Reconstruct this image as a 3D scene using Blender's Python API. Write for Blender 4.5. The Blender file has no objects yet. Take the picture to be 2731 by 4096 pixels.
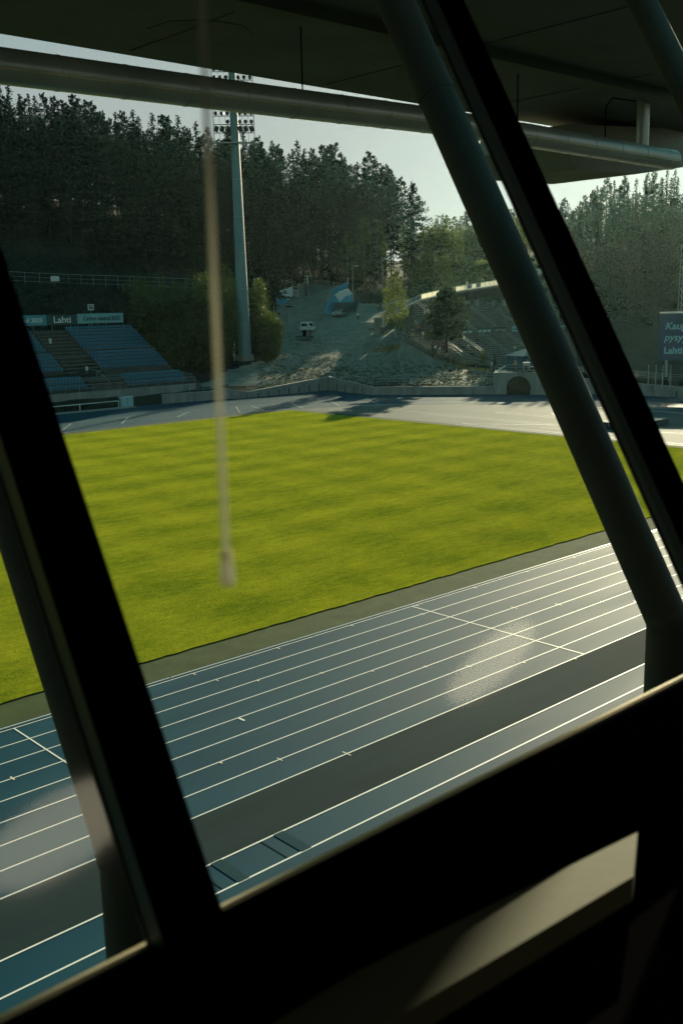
import bpy, bmesh, math, random
from mathutils import Vector, Matrix, Euler
random.seed(7)
scene = bpy.context.scene
COL = scene.collection
rad = math.radians

# ------------------------------------------------------------------ camera
FP, YAW, PITCH, ROLL, CH, CY = 4047.8, rad(42.3144), rad(11.571), rad(-1.1938), 14.2975, -32.408
CAM = Vector((0, CY, CH))
_F = Vector((math.sin(YAW) * math.cos(PITCH), math.cos(YAW) * math.cos(PITCH), -math.sin(PITCH)))
_R0 = Vector((math.cos(YAW), -math.sin(YAW), 0)); _U0 = _R0.cross(_F)
_R = _R0 * math.cos(ROLL) + _U0 * math.sin(ROLL)
_U = -_R0 * math.sin(ROLL) + _U0 * math.cos(ROLL)
cd = bpy.data.cameras.new("camera"); cam = bpy.data.objects.new("camera", cd); COL.objects.link(cam)
cam.matrix_world = Matrix(((_R.x, _U.x, -_F.x, CAM.x), (_R.y, _U.y, -_F.y, CAM.y), (_R.z, _U.z, -_F.z, CAM.z), (0, 0, 0, 1)))
cd.sensor_fit = 'VERTICAL'; cd.sensor_height = 36.0; cd.lens = 36.0 * FP / 4096
cd.clip_start = 0.05; cd.clip_end = 6000
cd.dof.use_dof = True; cd.dof.focus_distance = 90.0; cd.dof.aperture_fstop = 7.0
scene.camera = cam

# ------------------------------------------------------------------ light
SUN_AZ, SUN_EL = 62.8, 16.2
world = bpy.data.worlds.new("World"); scene.world = world; world.use_nodes = True
nt = world.node_tree; nt.nodes.clear()
wo = nt.nodes.new('ShaderNodeOutputWorld'); bg = nt.nodes.new('ShaderNodeBackground')
sky = nt.nodes.new('ShaderNodeTexSky'); sky.sky_type = 'NISHITA'; sky.sun_disc = False
sky.sun_elevation = rad(SUN_EL); sky.sun_rotation = rad(SUN_AZ); sky.altitude = 100
sky.air_density = 1.0; sky.dust_density = 1.4; sky.ozone_density = 2.0
hs_ = nt.nodes.new('ShaderNodeHueSaturation'); hs_.inputs['Saturation'].default_value = 0.42; nt.links.new(sky.outputs[0], hs_.inputs['Color'])
tint = nt.nodes.new('ShaderNodeMixRGB'); tint.blend_type = 'MULTIPLY'; tint.inputs[0].default_value = 1.0
wtc = nt.nodes.new('ShaderNodeTexCoord'); wsp = nt.nodes.new('ShaderNodeSeparateXYZ'); nt.links.new(wtc.outputs['Generated'], wsp.inputs[0])
wr = nt.nodes.new('ShaderNodeValToRGB'); wr.color_ramp.elements[0].position = 0.20; wr.color_ramp.elements[0].color = (0.92, 1.0, 0.97, 1)
wr.color_ramp.elements[1].position = 0.42; wr.color_ramp.elements[1].color = (0.26, 0.90, 1.0, 1)
nt.links.new(wsp.outputs['Z'], wr.inputs[0]); nt.links.new(wr.outputs[0], tint.inputs[2])
gam = nt.nodes.new('ShaderNodeGamma'); gam.inputs[1].default_value = 0.36; nt.links.new(hs_.outputs[0], gam.inputs[0]); nt.links.new(gam.outputs[0], tint.inputs[1]); nt.links.new(tint.outputs[0], bg.inputs[0])
bg.inputs[1].default_value = 0.11
nt.links.new(bg.outputs[0], wo.inputs[0])
ld = bpy.data.lights.new("sun", 'SUN'); ld.energy = 5.0; ld.angle = rad(0.55); ld.color = (1.0, 0.86, 0.58)
sun = bpy.data.objects.new("sun", ld); COL.objects.link(sun)
SV = Vector((math.cos(rad(SUN_EL)) * math.sin(rad(SUN_AZ)), math.cos(rad(SUN_EL)) * math.cos(rad(SUN_AZ)), math.sin(rad(SUN_EL))))
sun.rotation_euler = (-SV).to_track_quat('-Z', 'Y').to_euler()
sun.location = (60, 20, 80)
vs = scene.view_settings
vs.view_transform = 'Standard'; vs.look = 'None'; vs.exposure = 1.1; vs.gamma = 1.0; vs.use_curve_mapping = False
scene.cycles.max_bounces = 6; scene.cycles.transparent_max_bounces = 24
scene.cycles.volume_bounces = 0; scene.cycles.diffuse_bounces = 3

# ------------------------------------------------------------------ helpers
def ray(x, y):                       # direction of a photo point (1568 x 2352 scale)
    s = 2731 / 1568
    return _R * ((x * s - 1365.5) / FP) - _U * ((y * s - 2048) / FP) + _F
def at(x, y, d):                     # the world point d metres (horizontally) away in that direction
    r = ray(x, y); return CAM + r * (d / math.hypot(r.x, r.y))
def az_of(x): r = ray(x, 705); return math.degrees(math.atan2(r.x, r.y))

_mats = {}
def mat(name, col, rough=0.7, var=0.0, scale=5.0, bump=0.0, bscale=None, metal=0.0, spec=0.5, col2=None, trans=0.0, stretch=None, bdist=0.02):
    if name in _mats: return _mats[name]
    m = bpy.data.materials.new(name); m.use_nodes = True; t = m.node_tree
    p = t.nodes['Principled BSDF']
    p.inputs['Base Color'].default_value = (*col, 1); p.inputs['Roughness'].default_value = rough
    p.inputs['Metallic'].default_value = metal; p.inputs['Specular IOR Level'].default_value = spec
    tc = t.nodes.new('ShaderNodeTexCoord'); mp = t.nodes.new('ShaderNodeMapping')
    t.links.new(tc.outputs['Object'], mp.inputs[0])
    if stretch: mp.inputs['Scale'].default_value = stretch
    if var > 0 or col2:
        n = t.nodes.new('ShaderNodeTexNoise'); n.inputs['Scale'].default_value = scale; n.inputs['Detail'].default_value = 6
        n.inputs['Roughness'].default_value = 0.65
        t.links.new(mp.outputs[0], n.inputs[0])
        r = t.nodes.new('ShaderNodeValToRGB'); r.color_ramp.elements[0].position = 0.32; r.color_ramp.elements[1].position = 0.68
        c2 = col2 or tuple(min(1, c * (1 + var)) for c in col); c1 = tuple(c * (1 - var) for c in col) if var else col
        r.color_ramp.elements[0].color = (*c1, 1); r.color_ramp.elements[1].color = (*c2, 1)
        t.links.new(n.outputs[0], r.inputs[0]); t.links.new(r.outputs[0], p.inputs['Base Color'])
        colout = r.outputs[0]
    else: colout = None
    if bump > 0:
        n2 = t.nodes.new('ShaderNodeTexNoise'); n2.inputs['Scale'].default_value = bscale or scale * 4; n2.inputs['Detail'].default_value = 8
        t.links.new(mp.outputs[0], n2.inputs[0])
        b = t.nodes.new('ShaderNodeBump'); b.inputs['Strength'].default_value = bump; b.inputs['Distance'].default_value = bdist
        t.links.new(n2.outputs[0], b.inputs['Height']); t.links.new(b.outputs[0], p.inputs['Normal'])
    if trans > 0:
        tr = t.nodes.new('ShaderNodeBsdfTranslucent'); mx = t.nodes.new('ShaderNodeMixShader'); mx.inputs[0].default_value = trans
        if colout: t.links.new(colout, tr.inputs[0])
        else: tr.inputs[0].default_value = (*col, 1)
        out = t.nodes['Material Output']
        t.links.new(p.outputs[0], mx.inputs[1]); t.links.new(tr.outputs[0], mx.inputs[2]); t.links.new(mx.outputs[0], out.inputs[0])
    _mats[name] = m; return m

class MB:
    def __init__(s): s.v = []; s.f = []; s.m = []; s.sm = []
    def add(s, vs, fs, mi=0, smooth=False):
        o = len(s.v); s.v += [tuple(v) for v in vs]
        for f in fs: s.f.append(tuple(i + o for i in f)); s.m.append(mi); s.sm.append(smooth)
        return s
    def box(s, c, size, rz=0.0, mi=0, M=None):
        x, y, z = [k / 2 for k in size]; ca, sa = math.cos(rz), math.sin(rz)
        vs = []
        for dz in (-z, z):
            for dx, dy in ((-x, -y), (x, -y), (x, y), (-x, y)):
                if M: q = Vector(c) + M @ Vector((dx, dy, dz)); vs.append(q)
                else: vs.append((c[0] + dx * ca - dy * sa, c[1] + dx * sa + dy * ca, c[2] + dz))
        return s.add(vs, [(3, 2, 1, 0), (4, 5, 6, 7), (0, 1, 5, 4), (1, 2, 6, 5), (2, 3, 7, 6), (3, 0, 4, 7)], mi)
    def tube(s, p0, p1, r0, r1=None, n=8, mi=0, caps=True):
        p0, p1 = Vector(p0), Vector(p1); r1 = r0 if r1 is None else r1
        d = (p1 - p0).normalized(); a = d.orthogonal().normalized(); b = d.cross(a)
        vs = []
        for p, r in ((p0, r0), (p1, r1)):
            for i in range(n):
                t = 2 * math.pi * i / n; vs.append(p + a * (r * math.cos(t)) + b * (r * math.sin(t)))
        fs = [(i, (i + 1) % n, n + (i + 1) % n, n + i) for i in range(n)]
        s.add(vs, fs, mi, n > 6)
        if caps: s.add(vs, [tuple(range(n - 1, -1, -1)), tuple(range(n, 2 * n))], mi)
        return s
    def path(s, pts, r, n=6, mi=0):
        for a, b in zip(pts, pts[1:]): s.tube(a, b, r, r, n, mi)
        return s
    def prism(s, poly, vec, mi=0):
        n = len(poly); vec = Vector(vec); vs = [Vector(p) for p in poly] + [Vector(p) + vec for p in poly]
        fs = [(i, (i + 1) % n, n + (i + 1) % n, n + i) for i in range(n)] + [tuple(range(n - 1, -1, -1)), tuple(range(n, 2 * n))]
        return s.add(vs, fs, mi)
    def ring(s, c, R, r, ax=(0, 1, 0), n=20, k=6, mi=0):
        c = Vector(c); ax = Vector(ax).normalized(); a = ax.orthogonal().normalized(); b = ax.cross(a); vs = []
        for i in range(n):
            t = 2 * math.pi * i / n; dr = a * math.cos(t) + b * math.sin(t)
            for j in range(k):
                u = 2 * math.pi * j / k; vs.append(c + dr * (R + r * math.cos(u)) + ax * (r * math.sin(u)))
        fs = [(i * k + j, ((i + 1) % n) * k + j, ((i + 1) % n) * k + (j + 1) % k, i * k + (j + 1) % k) for i in range(n) for j in range(k)]
        return s.add(vs, fs, mi, True)
    def ball(s, c, r, n=10, k=6, mi=0, sc=(1, 1, 1)):
        vs = [(c[0], c[1], c[2] + r * sc[2])]
        for i in range(1, k):
            ph = math.pi * i / k
            for j in range(n):
                t = 2 * math.pi * j / n
                vs.append((c[0] + r * sc[0] * math.sin(ph) * math.cos(t), c[1] + r * sc[1] * math.sin(ph) * math.sin(t), c[2] + r * sc[2] * math.cos(ph)))
        vs.append((c[0], c[1], c[2] - r * sc[2])); L = len(vs) - 1
        fs = [(0, 1 + j, 1 + (j + 1) % n) for j in range(n)] + [(L, 1 + (k - 2) * n + (j + 1) % n, 1 + (k - 2) * n + j) for j in range(n)]
        for i in range(k - 2):
            for j in range(n):
                a = 1 + i * n + j; b = 1 + i * n + (j + 1) % n; fs.append((a, a + n, b + n, b))
        return s.add(vs, fs, mi, True)
    def build(s, name, mats, parent=None, rel=True, bevel=0.0, puff=None):
        me = bpy.data.meshes.new(name)
        off = Vector((0, 0, 0))
        if parent is not None and rel:
            p = parent
            while p is not None: off += p.location; p = p.parent
        me.from_pydata([Vector(v) - off for v in s.v], [], s.f)
        if not isinstance(mats, (list, tuple)): mats = [mats]
        for m in mats: me.materials.append(m)
        me.polygons.foreach_set('material_index', s.m); me.polygons.foreach_set('use_smooth', s.sm); me.update()
        if puff:                                   # foliage: vertex normals point out of the crown
            me.polygons.foreach_set('use_smooth', [True] * len(me.polygons)); zs = [v[2] for v in s.v]; z0, z1 = min(zs), max(zs); ns = []
            for v in s.v:
                n = Vector((v[0], v[1], puff * (0.35 + 1.1 * (v[2] - z0) / (z1 - z0)))) + Vector((random.gauss(0, 1), random.gauss(0, 1), random.gauss(0, 1))) * puff * .10; ns.append(n.normalized() if n.length > 1e-6 else Vector((0, 0, 1)))
            me.normals_split_custom_set_from_vertices(ns)
        o = bpy.data.objects.new(name, me); COL.objects.link(o)
        if parent is not None: o.parent = parent
        if bevel > 0:
            b = o.modifiers.new('bevel', 'BEVEL'); b.width = bevel; b.segments = 2; b.limit_method = 'ANGLE'
        return o
def tag(o, label=None, cat=None, group=None, kind=None):
    if label: o['label'] = label
    if cat: o['category'] = cat
    if group: o['group'] = group
    if kind: o['kind'] = kind
    return o
def thing(name, label, cat, loc=(0, 0, 0), group=None, rz=0.0):
    o = bpy.data.objects.new(name, None); COL.objects.link(o); o.location = loc; o.rotation_euler = (0, 0, rz); o.empty_display_size = 0.3
    return tag(o, label, cat, group)
def dup(o, parent=None, loc=None, rz=None, label=None, scale=None, group=None):
    c = o.copy(); COL.objects.link(c); c.parent = parent
    if loc is not None: c.location = loc
    if rz is not None: c.rotation_euler = (0, 0, rz)
    if label: c['label'] = label
    if group: c['group'] = group
    if scale is not None: c.scale = (scale[0], scale[1], scale[2]) if isinstance(scale, tuple) else (scale,) * 3
    for ch in list(o.children): dup(ch, c)
    return c
def text(body, name, h, pos, xdir, up, m, parent, shear=0.0, space=1.0, ext=0.004, bold=0.0, align='LEFT', width=None):
    cu = bpy.data.curves.new(name, 'FONT'); cu.body = body; cu.size = h; cu.shear = shear; cu.space_character = space
    cu.extrude = ext; cu.offset = bold; cu.align_x = align; cu.resolution_u = 3
    cu.materials.append(m)
    o = bpy.data.objects.new(name, cu); COL.objects.link(o)
    x = Vector(xdir).normalized(); y = Vector(up).normalized(); z = x.cross(y)
    off = Vector((0, 0, 0)); p = parent
    while p is not None: off += p.location; p = p.parent
    l = Vector(pos) - off
    sx = 1.0
    if width:
        bpy.context.view_layer.update(); sx = width / max(o.dimensions.x, 1e-3)
    bpy.context.view_layer.update(); me_ = bpy.data.meshes.new_from_object(o.evaluated_get(bpy.context.evaluated_depsgraph_get())); me_.name = name
    bpy.data.objects.remove(o); o = bpy.data.objects.new(name, me_); COL.objects.link(o)
    o.matrix_local = Matrix(((x.x * sx, y.x, z.x, l.x), (x.y * sx, y.y, z.y, l.y), (x.z * sx, y.z, z.z, l.z), (0, 0, 0, 1)))
    o.parent = parent
    return o

# ------------------------------------------------------------------ materials
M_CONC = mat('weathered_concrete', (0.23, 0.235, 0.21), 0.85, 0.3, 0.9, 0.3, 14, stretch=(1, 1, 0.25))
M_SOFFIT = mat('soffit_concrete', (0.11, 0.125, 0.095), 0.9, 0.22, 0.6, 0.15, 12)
M_GALV = mat('galvanised_steel', (0.33, 0.36, 0.35), 0.45, 0.15, 2, metal=0.6)
M_BLACK = mat('black_painted_frame', (0.0022, 0.0026, 0.003), 1.0, 0.1, 5, spec=0.0)
M_DARK = mat('dark_interior', (0.0035, 0.0035, 0.0035), 1.0, 0.1, 3, spec=0.0)
M_ALU = mat('grey_aluminium', (0.055, 0.068, 0.062), 0.5, 0.1, 4, metal=0.2)
M_GASKET = mat('rubber_gasket', (0.008, 0.012, 0.012), 0.7)
M_WHITE = mat('white_line_paint', (0.60, 0.61, 0.57), 0.6, 0.08, 3)
M_LINEY = mat('pale_mark_paint', (0.62, 0.55, 0.40), 0.6, 0.1, 3)
M_STEELB = mat('rail_steel', (0.28, 0.31, 0.31), 0.5, metal=0.4)
M_BARK = mat('bark', (0.013, 0.016, 0.014), 0.9, 0.4, 3, stretch=(4, 4, 0.6))
M_BIRCHB = mat('birch_bark', (0.5, 0.48, 0.42), 0.8, 0.3, 2)
M_PINEL = mat('pine_needles', (0.009, 0.037, 0.029), 0.8, 0.35, 0.35, trans=0.04, spec=0.0)
M_SPRUCEL = mat('spruce_needles', (0.007, 0.032, 0.026), 0.8, 0.35, 0.35, trans=0.04, spec=0.0)
M_BIRCHL = mat('birch_leaves', (0.13, 0.16, 0.030), 0.65, 0.35, 0.6, trans=0.45, spec=0.3)
M_SHRUBL = mat('shrub_leaves', (0.075, 0.105, 0.022), 0.65, 0.4, 0.5, trans=0.4, spec=0.3)
M_TEAL = mat('turquoise_paint', (0.02, 0.30, 0.42), 0.7, 0.08, 0.6)
M_PALE = mat('pale_wall_paint', (0.62, 0.66, 0.62), 0.75, 0.06, 0.7)
M_CONT = mat('container_green', (0.012, 0.06, 0.065), 0.6, 0.2, 2)
M_TYRE = mat('tyre_rubber', (0.015, 0.015, 0.015), 0.8)
M_GLASSD = mat('dark_vehicle_glass', (0.01, 0.014, 0.016), 0.12, spec=0.6)
M_CARW = mat('white_van_paint', (0.62, 0.64, 0.62), 0.3, 0.03, 2)
M_CARS = mat('silver_car_paint', (0.30, 0.33, 0.33), 0.3, 0.03, 2, metal=0.4)
M_LAMP = mat('lamp_lens', (0.75, 0.75, 0.7), 0.2)
M_SKIN = mat('skin', (0.42, 0.25, 0.17), 0.6)
M_HAIR = mat('dark_hair', (0.03, 0.02, 0.012), 0.7)

# ------------------------------------------------------------------ terrain
WALL = [(-60, 101.6), (82, 101.2), (93.7, 99.2), (98.5, 97.6), (115.6, 97.2), (113.6, 84.6), (125.7, 68.5), (128.2, 63.6),
        (133.6, 58.2), (136.3, 48.0), (135.8, 36.0), (133.0, 20.0), (127.0, 4.0), (118.0, -8.0), (104, -16)]
def wall_d(a):                       # distance of the arena wall in azimuth a (radians)
    dx, dy = math.sin(a), math.cos(a); best = None
    for (x0, y0), (x1, y1) in zip(WALL, WALL[1:]):
        ex, ey = x1 - x0, y1 - y0; den = dx * ey - dy * ex
        if abs(den) < 1e-9: continue
        px, py = x0, y0 - CY
        t = (px * ey - py * ex) / den; s = (px * dy - py * dx) / den
        if t > 0 and -1e-6 <= s <= 1 + 1e-6: best = t if best is None else min(best, t)
    return best or 110.0
# columns: photo x -> (z at the wall, [(distance, photo y of the ground there)])
TC = {
    -700: (1.0, [(178, 790), (195, 655), (215, 640), (290, 470), (330, 440), (420, 480), (700, 560)]),
    0: (1.0, [(178, 775), (195, 657), (215, 638), (268, 480), (300, 450), (420, 480), (700, 560)]),
    200: (1.0, [(178, 772), (195, 657), (215, 640), (272, 490), (305, 462), (420, 500), (700, 570)]),
    330: (1.2, [(172, 885), (182, 800), (198, 665), (218, 640), (278, 510), (312, 480), (420, 520), (700, 580)]),
    450: (1.2, [(170, 880), (185, 835), (200, 720), (220, 655), (285, 540), (318, 512), (420, 540), (700, 590)]),
    565: (0.9, [(172, 868), (185, 826), (200, 785), (215, 700), (230, 655), (288, 560), (322, 535), (420, 560), (700, 600)]),
    640: (1.4, [(178, 862), (190, 815), (205, 785), (218, 748), (229, 706), (242, 664), (292, 590), (330, 560), (420, 580), (700, 610)]),
    706: (1.9, [(182, 850), (190, 818), (205, 778), (213, 763), (230, 715), (245, 672), (255, 650), (300, 600), (350, 575), (450, 590), (700, 610)]),
    775: (2.2, [(182, 848), (195, 808), (205, 775), (218, 730), (235, 690), (245, 668), (262, 635), (310, 605), (360, 588), (450, 600), (700, 615)]),
    860: (1.2, [(172, 868), (190, 815), (203, 768), (212, 738), (225, 714), (240, 692), (252, 668), (300, 630), (380, 595), (450, 600), (700, 620)]),
    930: (1.2, [(168, 872), (176, 842), (186, 800), (193, 782), (204, 764), (218, 730), (232, 690), (250, 668), (300, 630), (380, 600), (450, 600), (700, 620)]),
    1000: (1.2, [(168, 874), (177, 846), (186, 818), (200, 760), (212, 715), (224, 684), (240, 668), (270, 640), (320, 610), (400, 600), (700, 622)]),
    1100: (1.2, [(166, 874), (175, 860), (184, 845), (200, 770), (215, 700), (232, 662), (245, 655), (270, 620), (320, 600), (400, 595), (700, 620)]),
    1200: (3.6, [(164, 847), (176, 849), (190, 842), (215, 730), (248, 634), (262, 628), (300, 590), (400, 560), (700, 600)]),
    1350: (3.4, [(168, 852), (180, 835), (212, 740), (250, 655), (300, 590), (345, 560), (450, 560), (700, 580)]),
    1568: (3.0, [(158, 872), (172, 856), (212, 770), (250, 660), (300, 560), (340, 520), (450, 530), (700, 560)]),
    2100: (3.0, [(158, 872), (172, 856), (212, 790), (250, 700), (300, 620), (340, 600), (450, 600), (700, 620)]),
}
_cols = []
for _x in sorted(TC):
    z0, kn = TC[_x]; a = math.radians(az_of(_x)); dw = wall_d(a)
    pts = [(dw, z0)] + [(d, at(_x, y, d).z) for d, y in kn if d > dw + 2]
    _cols.append((a, pts))
def _colz(pts, d, dw):
    d = d - dw + pts[0][0] if d < pts[1][0] else d
    if d <= pts[0][0]: return pts[0][1]
    for (d0, z0), (d1, z1) in zip(pts, pts[1:]):
        if d <= d1:
            t = (d - d0) / (d1 - d0); t = t * t * (3 - 2 * t) * 0.35 + t * 0.65
            return z0 + (z1 - z0) * t
    return pts[-1][1]
# standing terrace frame (rows run along TE, uphill is TU)
TQ = at(1092, 766, 200); TE = Vector((math.sin(rad(84)), math.cos(rad(84)), 0)); TU = Vector((-TE.y, TE.x, 0))
TW0, TW1, TL0, TL1 = -10.0, 8.2, -20.0, 62.0
def tleft(w):
    if w >= 0: return TL0 - 2.0 + w * 1.6
    P_ = [(-10.0, -10.5), (-8.4, -16.5), (-5.6, -20.3), (0.0, -22.0)]
    for (w0, u0), (w1, u1) in zip(P_, P_[1:]):
        if w <= w1: return u0 + (u1 - u0) * max(0.0, (w - w0) / (w1 - w0))
    return TL0
def terrace_z(w): return TQ.z + (0.56 * w if w < 0 else 0.56 * w + 0.011 * w * w)
def ground(x, y, base=False):
    a = math.atan2(x, y - CY); d = math.hypot(x, y - CY); dw = wall_d(a)
    if d < dw: return 0.0
    if a <= _cols[0][0]: z = _colz(_cols[0][1], d, dw)
    elif a >= _cols[-1][0]: z = _colz(_cols[-1][1], d, dw)
    else:
        for (a0, p0), (a1, p1) in zip(_cols, _cols[1:]):
            if a <= a1:
                t = (a - a0) / (a1 - a0); t = t * t * (3 - 2 * t)
                z = _colz(p0, d, dw) * (1 - t) + _colz(p1, d, dw) * t; break
    u = (x - TQ.x) * TE.x + (y - TQ.y) * TE.y; w = (x - TQ.x) * TU.x + (y - TQ.y) * TU.y
    lw0 = tleft(w)
    if lw0 - 1.5 < u < TL1 + 2 and TW0 - 1.0 < w < TW1 + 1.0:
        if base: return terrace_z(w) - 0.8
        if lw0 < u < TL1 and TW0 < w < TW1: return terrace_z(w)
    if 10 < a and False: pass
    if -60 < x < 92 and 101.4 < y < 123:                      # beneath the seated stand
        return min(z, 1.0 + (y - 101.4) * 0.42)
    return z
def hit(x, y, lo=140.0, hi=420.0):   # where the line of sight through a photo point meets the ground
    r = ray(x, y); h = math.hypot(r.x, r.y); d = lo
    while d < hi:
        p = CAM + r * (d / h)
        if p.z < ground(p.x, p.y): break
        d += 0.25
    p = CAM + r * (d / h); p.z = ground(p.x, p.y); return p

M_GRAVEL = mat('gravel', (0.17, 0.175, 0.145), 0.9, 0.28, 0.5, 1.0, 2.2, bdist=0.16, spec=0.2)
M_FLOOR = mat('forest_floor', (0.014, 0.024, 0.017), 0.95, 0.5, 0.3, 1.0, 0.9, bdist=0.4, spec=0.1)
M_DRY = mat('dry_bank_grass', (0.26, 0.20, 0.08), 0.9, 0.4, 0.6, 0.9, 3, bdist=0.15, spec=0.1)
def inpoly(x, y, poly):
    c = False; n = len(poly)
    for i in range(n):
        x0, y0 = poly[i]; x1, y1 = poly[(i + 1) % n]
        if (y0 > y) != (y1 > y) and x < (x1 - x0) * (y - y0) / (y1 - y0) + x0: c = not c
    return c
GR = [hit(*q) for q in ((430, 892), (520, 850), (590, 832), (622, 800), (622, 760), (626, 710), (640, 680), (660, 664), (700, 645), (768, 648), (800, 690), (870, 700), (905, 690))]
GR += [at(x, 700, d) for x, d in ((960, 226), (1230, 250), (1240, 240), (960, 214), (930, 205), (960, 197))] + [hit(*q) for q in ((1010, 812), (1100, 836), (1180, 850), (1140, 882), (860, 884), (760, 868), (590, 892))]
GR = [(p.x, p.y) for p in GR]
DG = [[(p.x, p.y) for p in [hit(*q) for q in pl]] for pl in (
    ((860, 800), (905, 796), (955, 806), (1060, 832), (1130, 846), (1060, 846), (950, 822), (875, 812)),
    ((935, 783), (965, 778), (1000, 800), (985, 803)))]
mb = MB(); A0, A1, NA = rad(-25), rad(110), 400
ds = [-0.02, 0.35] + [1 + i * 1.35 for i in range(110)] + [152 + i * 12 for i in range(1, 45)]
rows = []
for i in range(NA + 1):
    a = A0 + (A1 - A0) * i / NA; dw = wall_d(a)
    for k, q in enumerate(ds):
        d = dw + 0.35 + q; x, y = d * math.sin(a), CY + d * math.cos(a); z = ground(x, y, True)
        if k > 1: z += 0.10 * math.sin(x * 0.9 + 1.3 * math.sin(y * .7)) * math.cos(y * 0.8) + random.uniform(-.05, .05)
        if k == 0: z = -0.6
        rows.append((x, y, z))
nd = len(ds); fs = []; mi = []
for i in range(NA):
    for k in range(nd - 1):
        a = i * nd + k; fs.append((a, a + 1, a + nd + 1, a + nd))
        x, y = rows[a][0], rows[a][1]; x += random.uniform(-.8, .8); y += random.uniform(-.8, .8)
        m_ = 1
        if inpoly(x, y, GR): m_ = 0
        if any(inpoly(x, y, p) for p in DG): m_ = 2
        mi.append(m_)
mb.add(rows, fs); mb.m = mi; mb.sm = [True] * len(mi)
tag(mb.build('hillside', [M_GRAVEL, M_FLOOR, M_DRY]), kind='structure')
mb = MB(); mb.add([(-3000, -3000, -1.2), (3500, -3000, -1.2), (3500, 3500, -1.2), (-3000, 3500, -1.2)], [(0, 1, 2, 3)])
tag(mb.build('ground', M_FLOOR), kind='structure')

# ------------------------------------------------------------------ arena floor
def track_mat():
    m = bpy.data.materials.new('blue_track_rubber'); m.use_nodes = True; t = m.node_tree; p = t.nodes['Principled BSDF']
    tc = t.nodes.new('ShaderNodeTexCoord')
    mp = t.nodes.new('ShaderNodeMapping'); mp.inputs['Scale'].default_value = (0.25, 1.6, 1); t.links.new(tc.outputs['Object'], mp.inputs[0])
    n = t.nodes.new('ShaderNodeTexNoise'); n.inputs['Scale'].default_value = 0.35; n.inputs['Detail'].default_value = 5; t.links.new(mp.outputs[0], n.inputs[0])
    n2 = t.nodes.new('ShaderNodeTexNoise'); n2.inputs['Scale'].default_value = 60; n2.inputs['Detail'].default_value = 2; t.links.new(tc.outputs['Object'], n2.inputs[0])
    r = t.nodes.new('ShaderNodeValToRGB'); r.color_ramp.elements[0].position = .3; r.color_ramp.elements[1].position = .72
    r.color_ramp.elements[0].color = (0.003, 0.036, 0.060, 1); r.color_ramp.elements[1].color = (0.008, 0.054, 0.078, 1)
    t.links.new(n.outputs[0], r.inputs[0]); t.links.new(r.outputs[0], p.inputs['Base Color'])
    mr = t.nodes.new('ShaderNodeMapRange'); mr.inputs[3].default_value = 0.62; mr.inputs[4].default_value = 0.76
    t.links.new(n.outputs[0], mr.inputs[0]); t.links.new(mr.outputs[0], p.inputs['Roughness'])
    b = t.nodes.new('ShaderNodeBump'); b.inputs['Strength'].default_value = 0.5; b.inputs['Distance'].default_value = 0.004
    t.links.new(n2.outputs[0], b.inputs['Height']); t.links.new(b.outputs[0], p.inputs['Normal'])
    p.inputs['Specular IOR Level'].default_value = 0.04
    return m
M_TRACK = track_mat()
M_RUN = mat('grey_runway_rubber', (0.017, 0.032, 0.035), 0.9, spec=.03, var=0.18, scale=0.4, bump=0.4, bscale=60, stretch=(.3, 1.5, 1), bdist=0.004) if True else mat('x', (0, 0, 0), 0.6, 0.18, 0.4, 0.4, 60, stretch=(.3, 1.5, 1), bdist=0.004)
M_DZONE = mat('grey_d_zone_rubber', (0.075, 0.092, 0.088), 0.8, 0.22, 0.12, 0.3, 40, bdist=0.004, spec=.06)
M_TURF2 = mat('artificial_turf_margin', (0.036, 0.055, 0.018), 0.95, 0.25, 0.9, 0.6, 30, bdist=0.02, spec=0.1)
EX, EY, ERX, ERY = 81.5, 39.5, 36.6, 39.5
def oval(off, n=64):                 # path of the inner kerb moved outwards by off
    pts = [(-70, -off), (0, -off)] + [(EX + (ERX + off) * math.sin(math.pi * i / n), EY - (ERY + off) * math.cos(math.pi * i / n)) for i in range(n + 1)] + [(0, 2 * EY + off), (-70, 2 * EY + off)]
    return pts
def ribbon(mb, pa, pb, z, mi=0):
    n = len(pa); vs = [(x, y, z) for x, y in pa] + [(x, y, z) for x, y in pb]
    mb.add(vs, [(i, i + 1, n + i + 1, n + i) for i in range(n - 1)], mi)
mb = MB(); wl = [(x, y, 0) for x, y in WALL] + [(80, -18.5, 0), (-70, -18.5, 0), (-70, 101.6, 0)]
mb.add(wl, [tuple(range(len(wl)))[::-1]])
tag(mb.build('running_track', M_TRACK), kind='structure')
mb = MB(); mb.add([(-70, -18.5, .004), (130, -18.5, .004), (130, -13.34, .004), (-70, -13.34, .004)], [(0, 1, 2, 3)])
tag(mb.build('outer_track_strip', M_TRACK), kind='structure')
mb = MB(); mb.add([(-70, -12.16, .005), (105, -12.16, .005), (105, -9.80, .005), (-70, -9.80, .005)], [(0, 1, 2, 3)])
tag(mb.build('grey_run_up_strip', M_RUN), kind='structure')
mb = MB(); ov = oval(-0.35); arc = [p for p in ov if p[0] >= 80]
mb.add([(x, y, .005) for x, y in arc], [tuple(range(len(arc)))])
tag(mb.build('infield_apron', M_DZONE), kind='structure')
mb = MB(); mb.add([(-70, .35, .006), (91.5, .35, .006), (91.5, 78.6, .006), (-70, 78.6, .006)], [(0, 1, 2, 3)])
tag(mb.build('turf_margin', M_TURF2), kind='structure')
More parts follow.
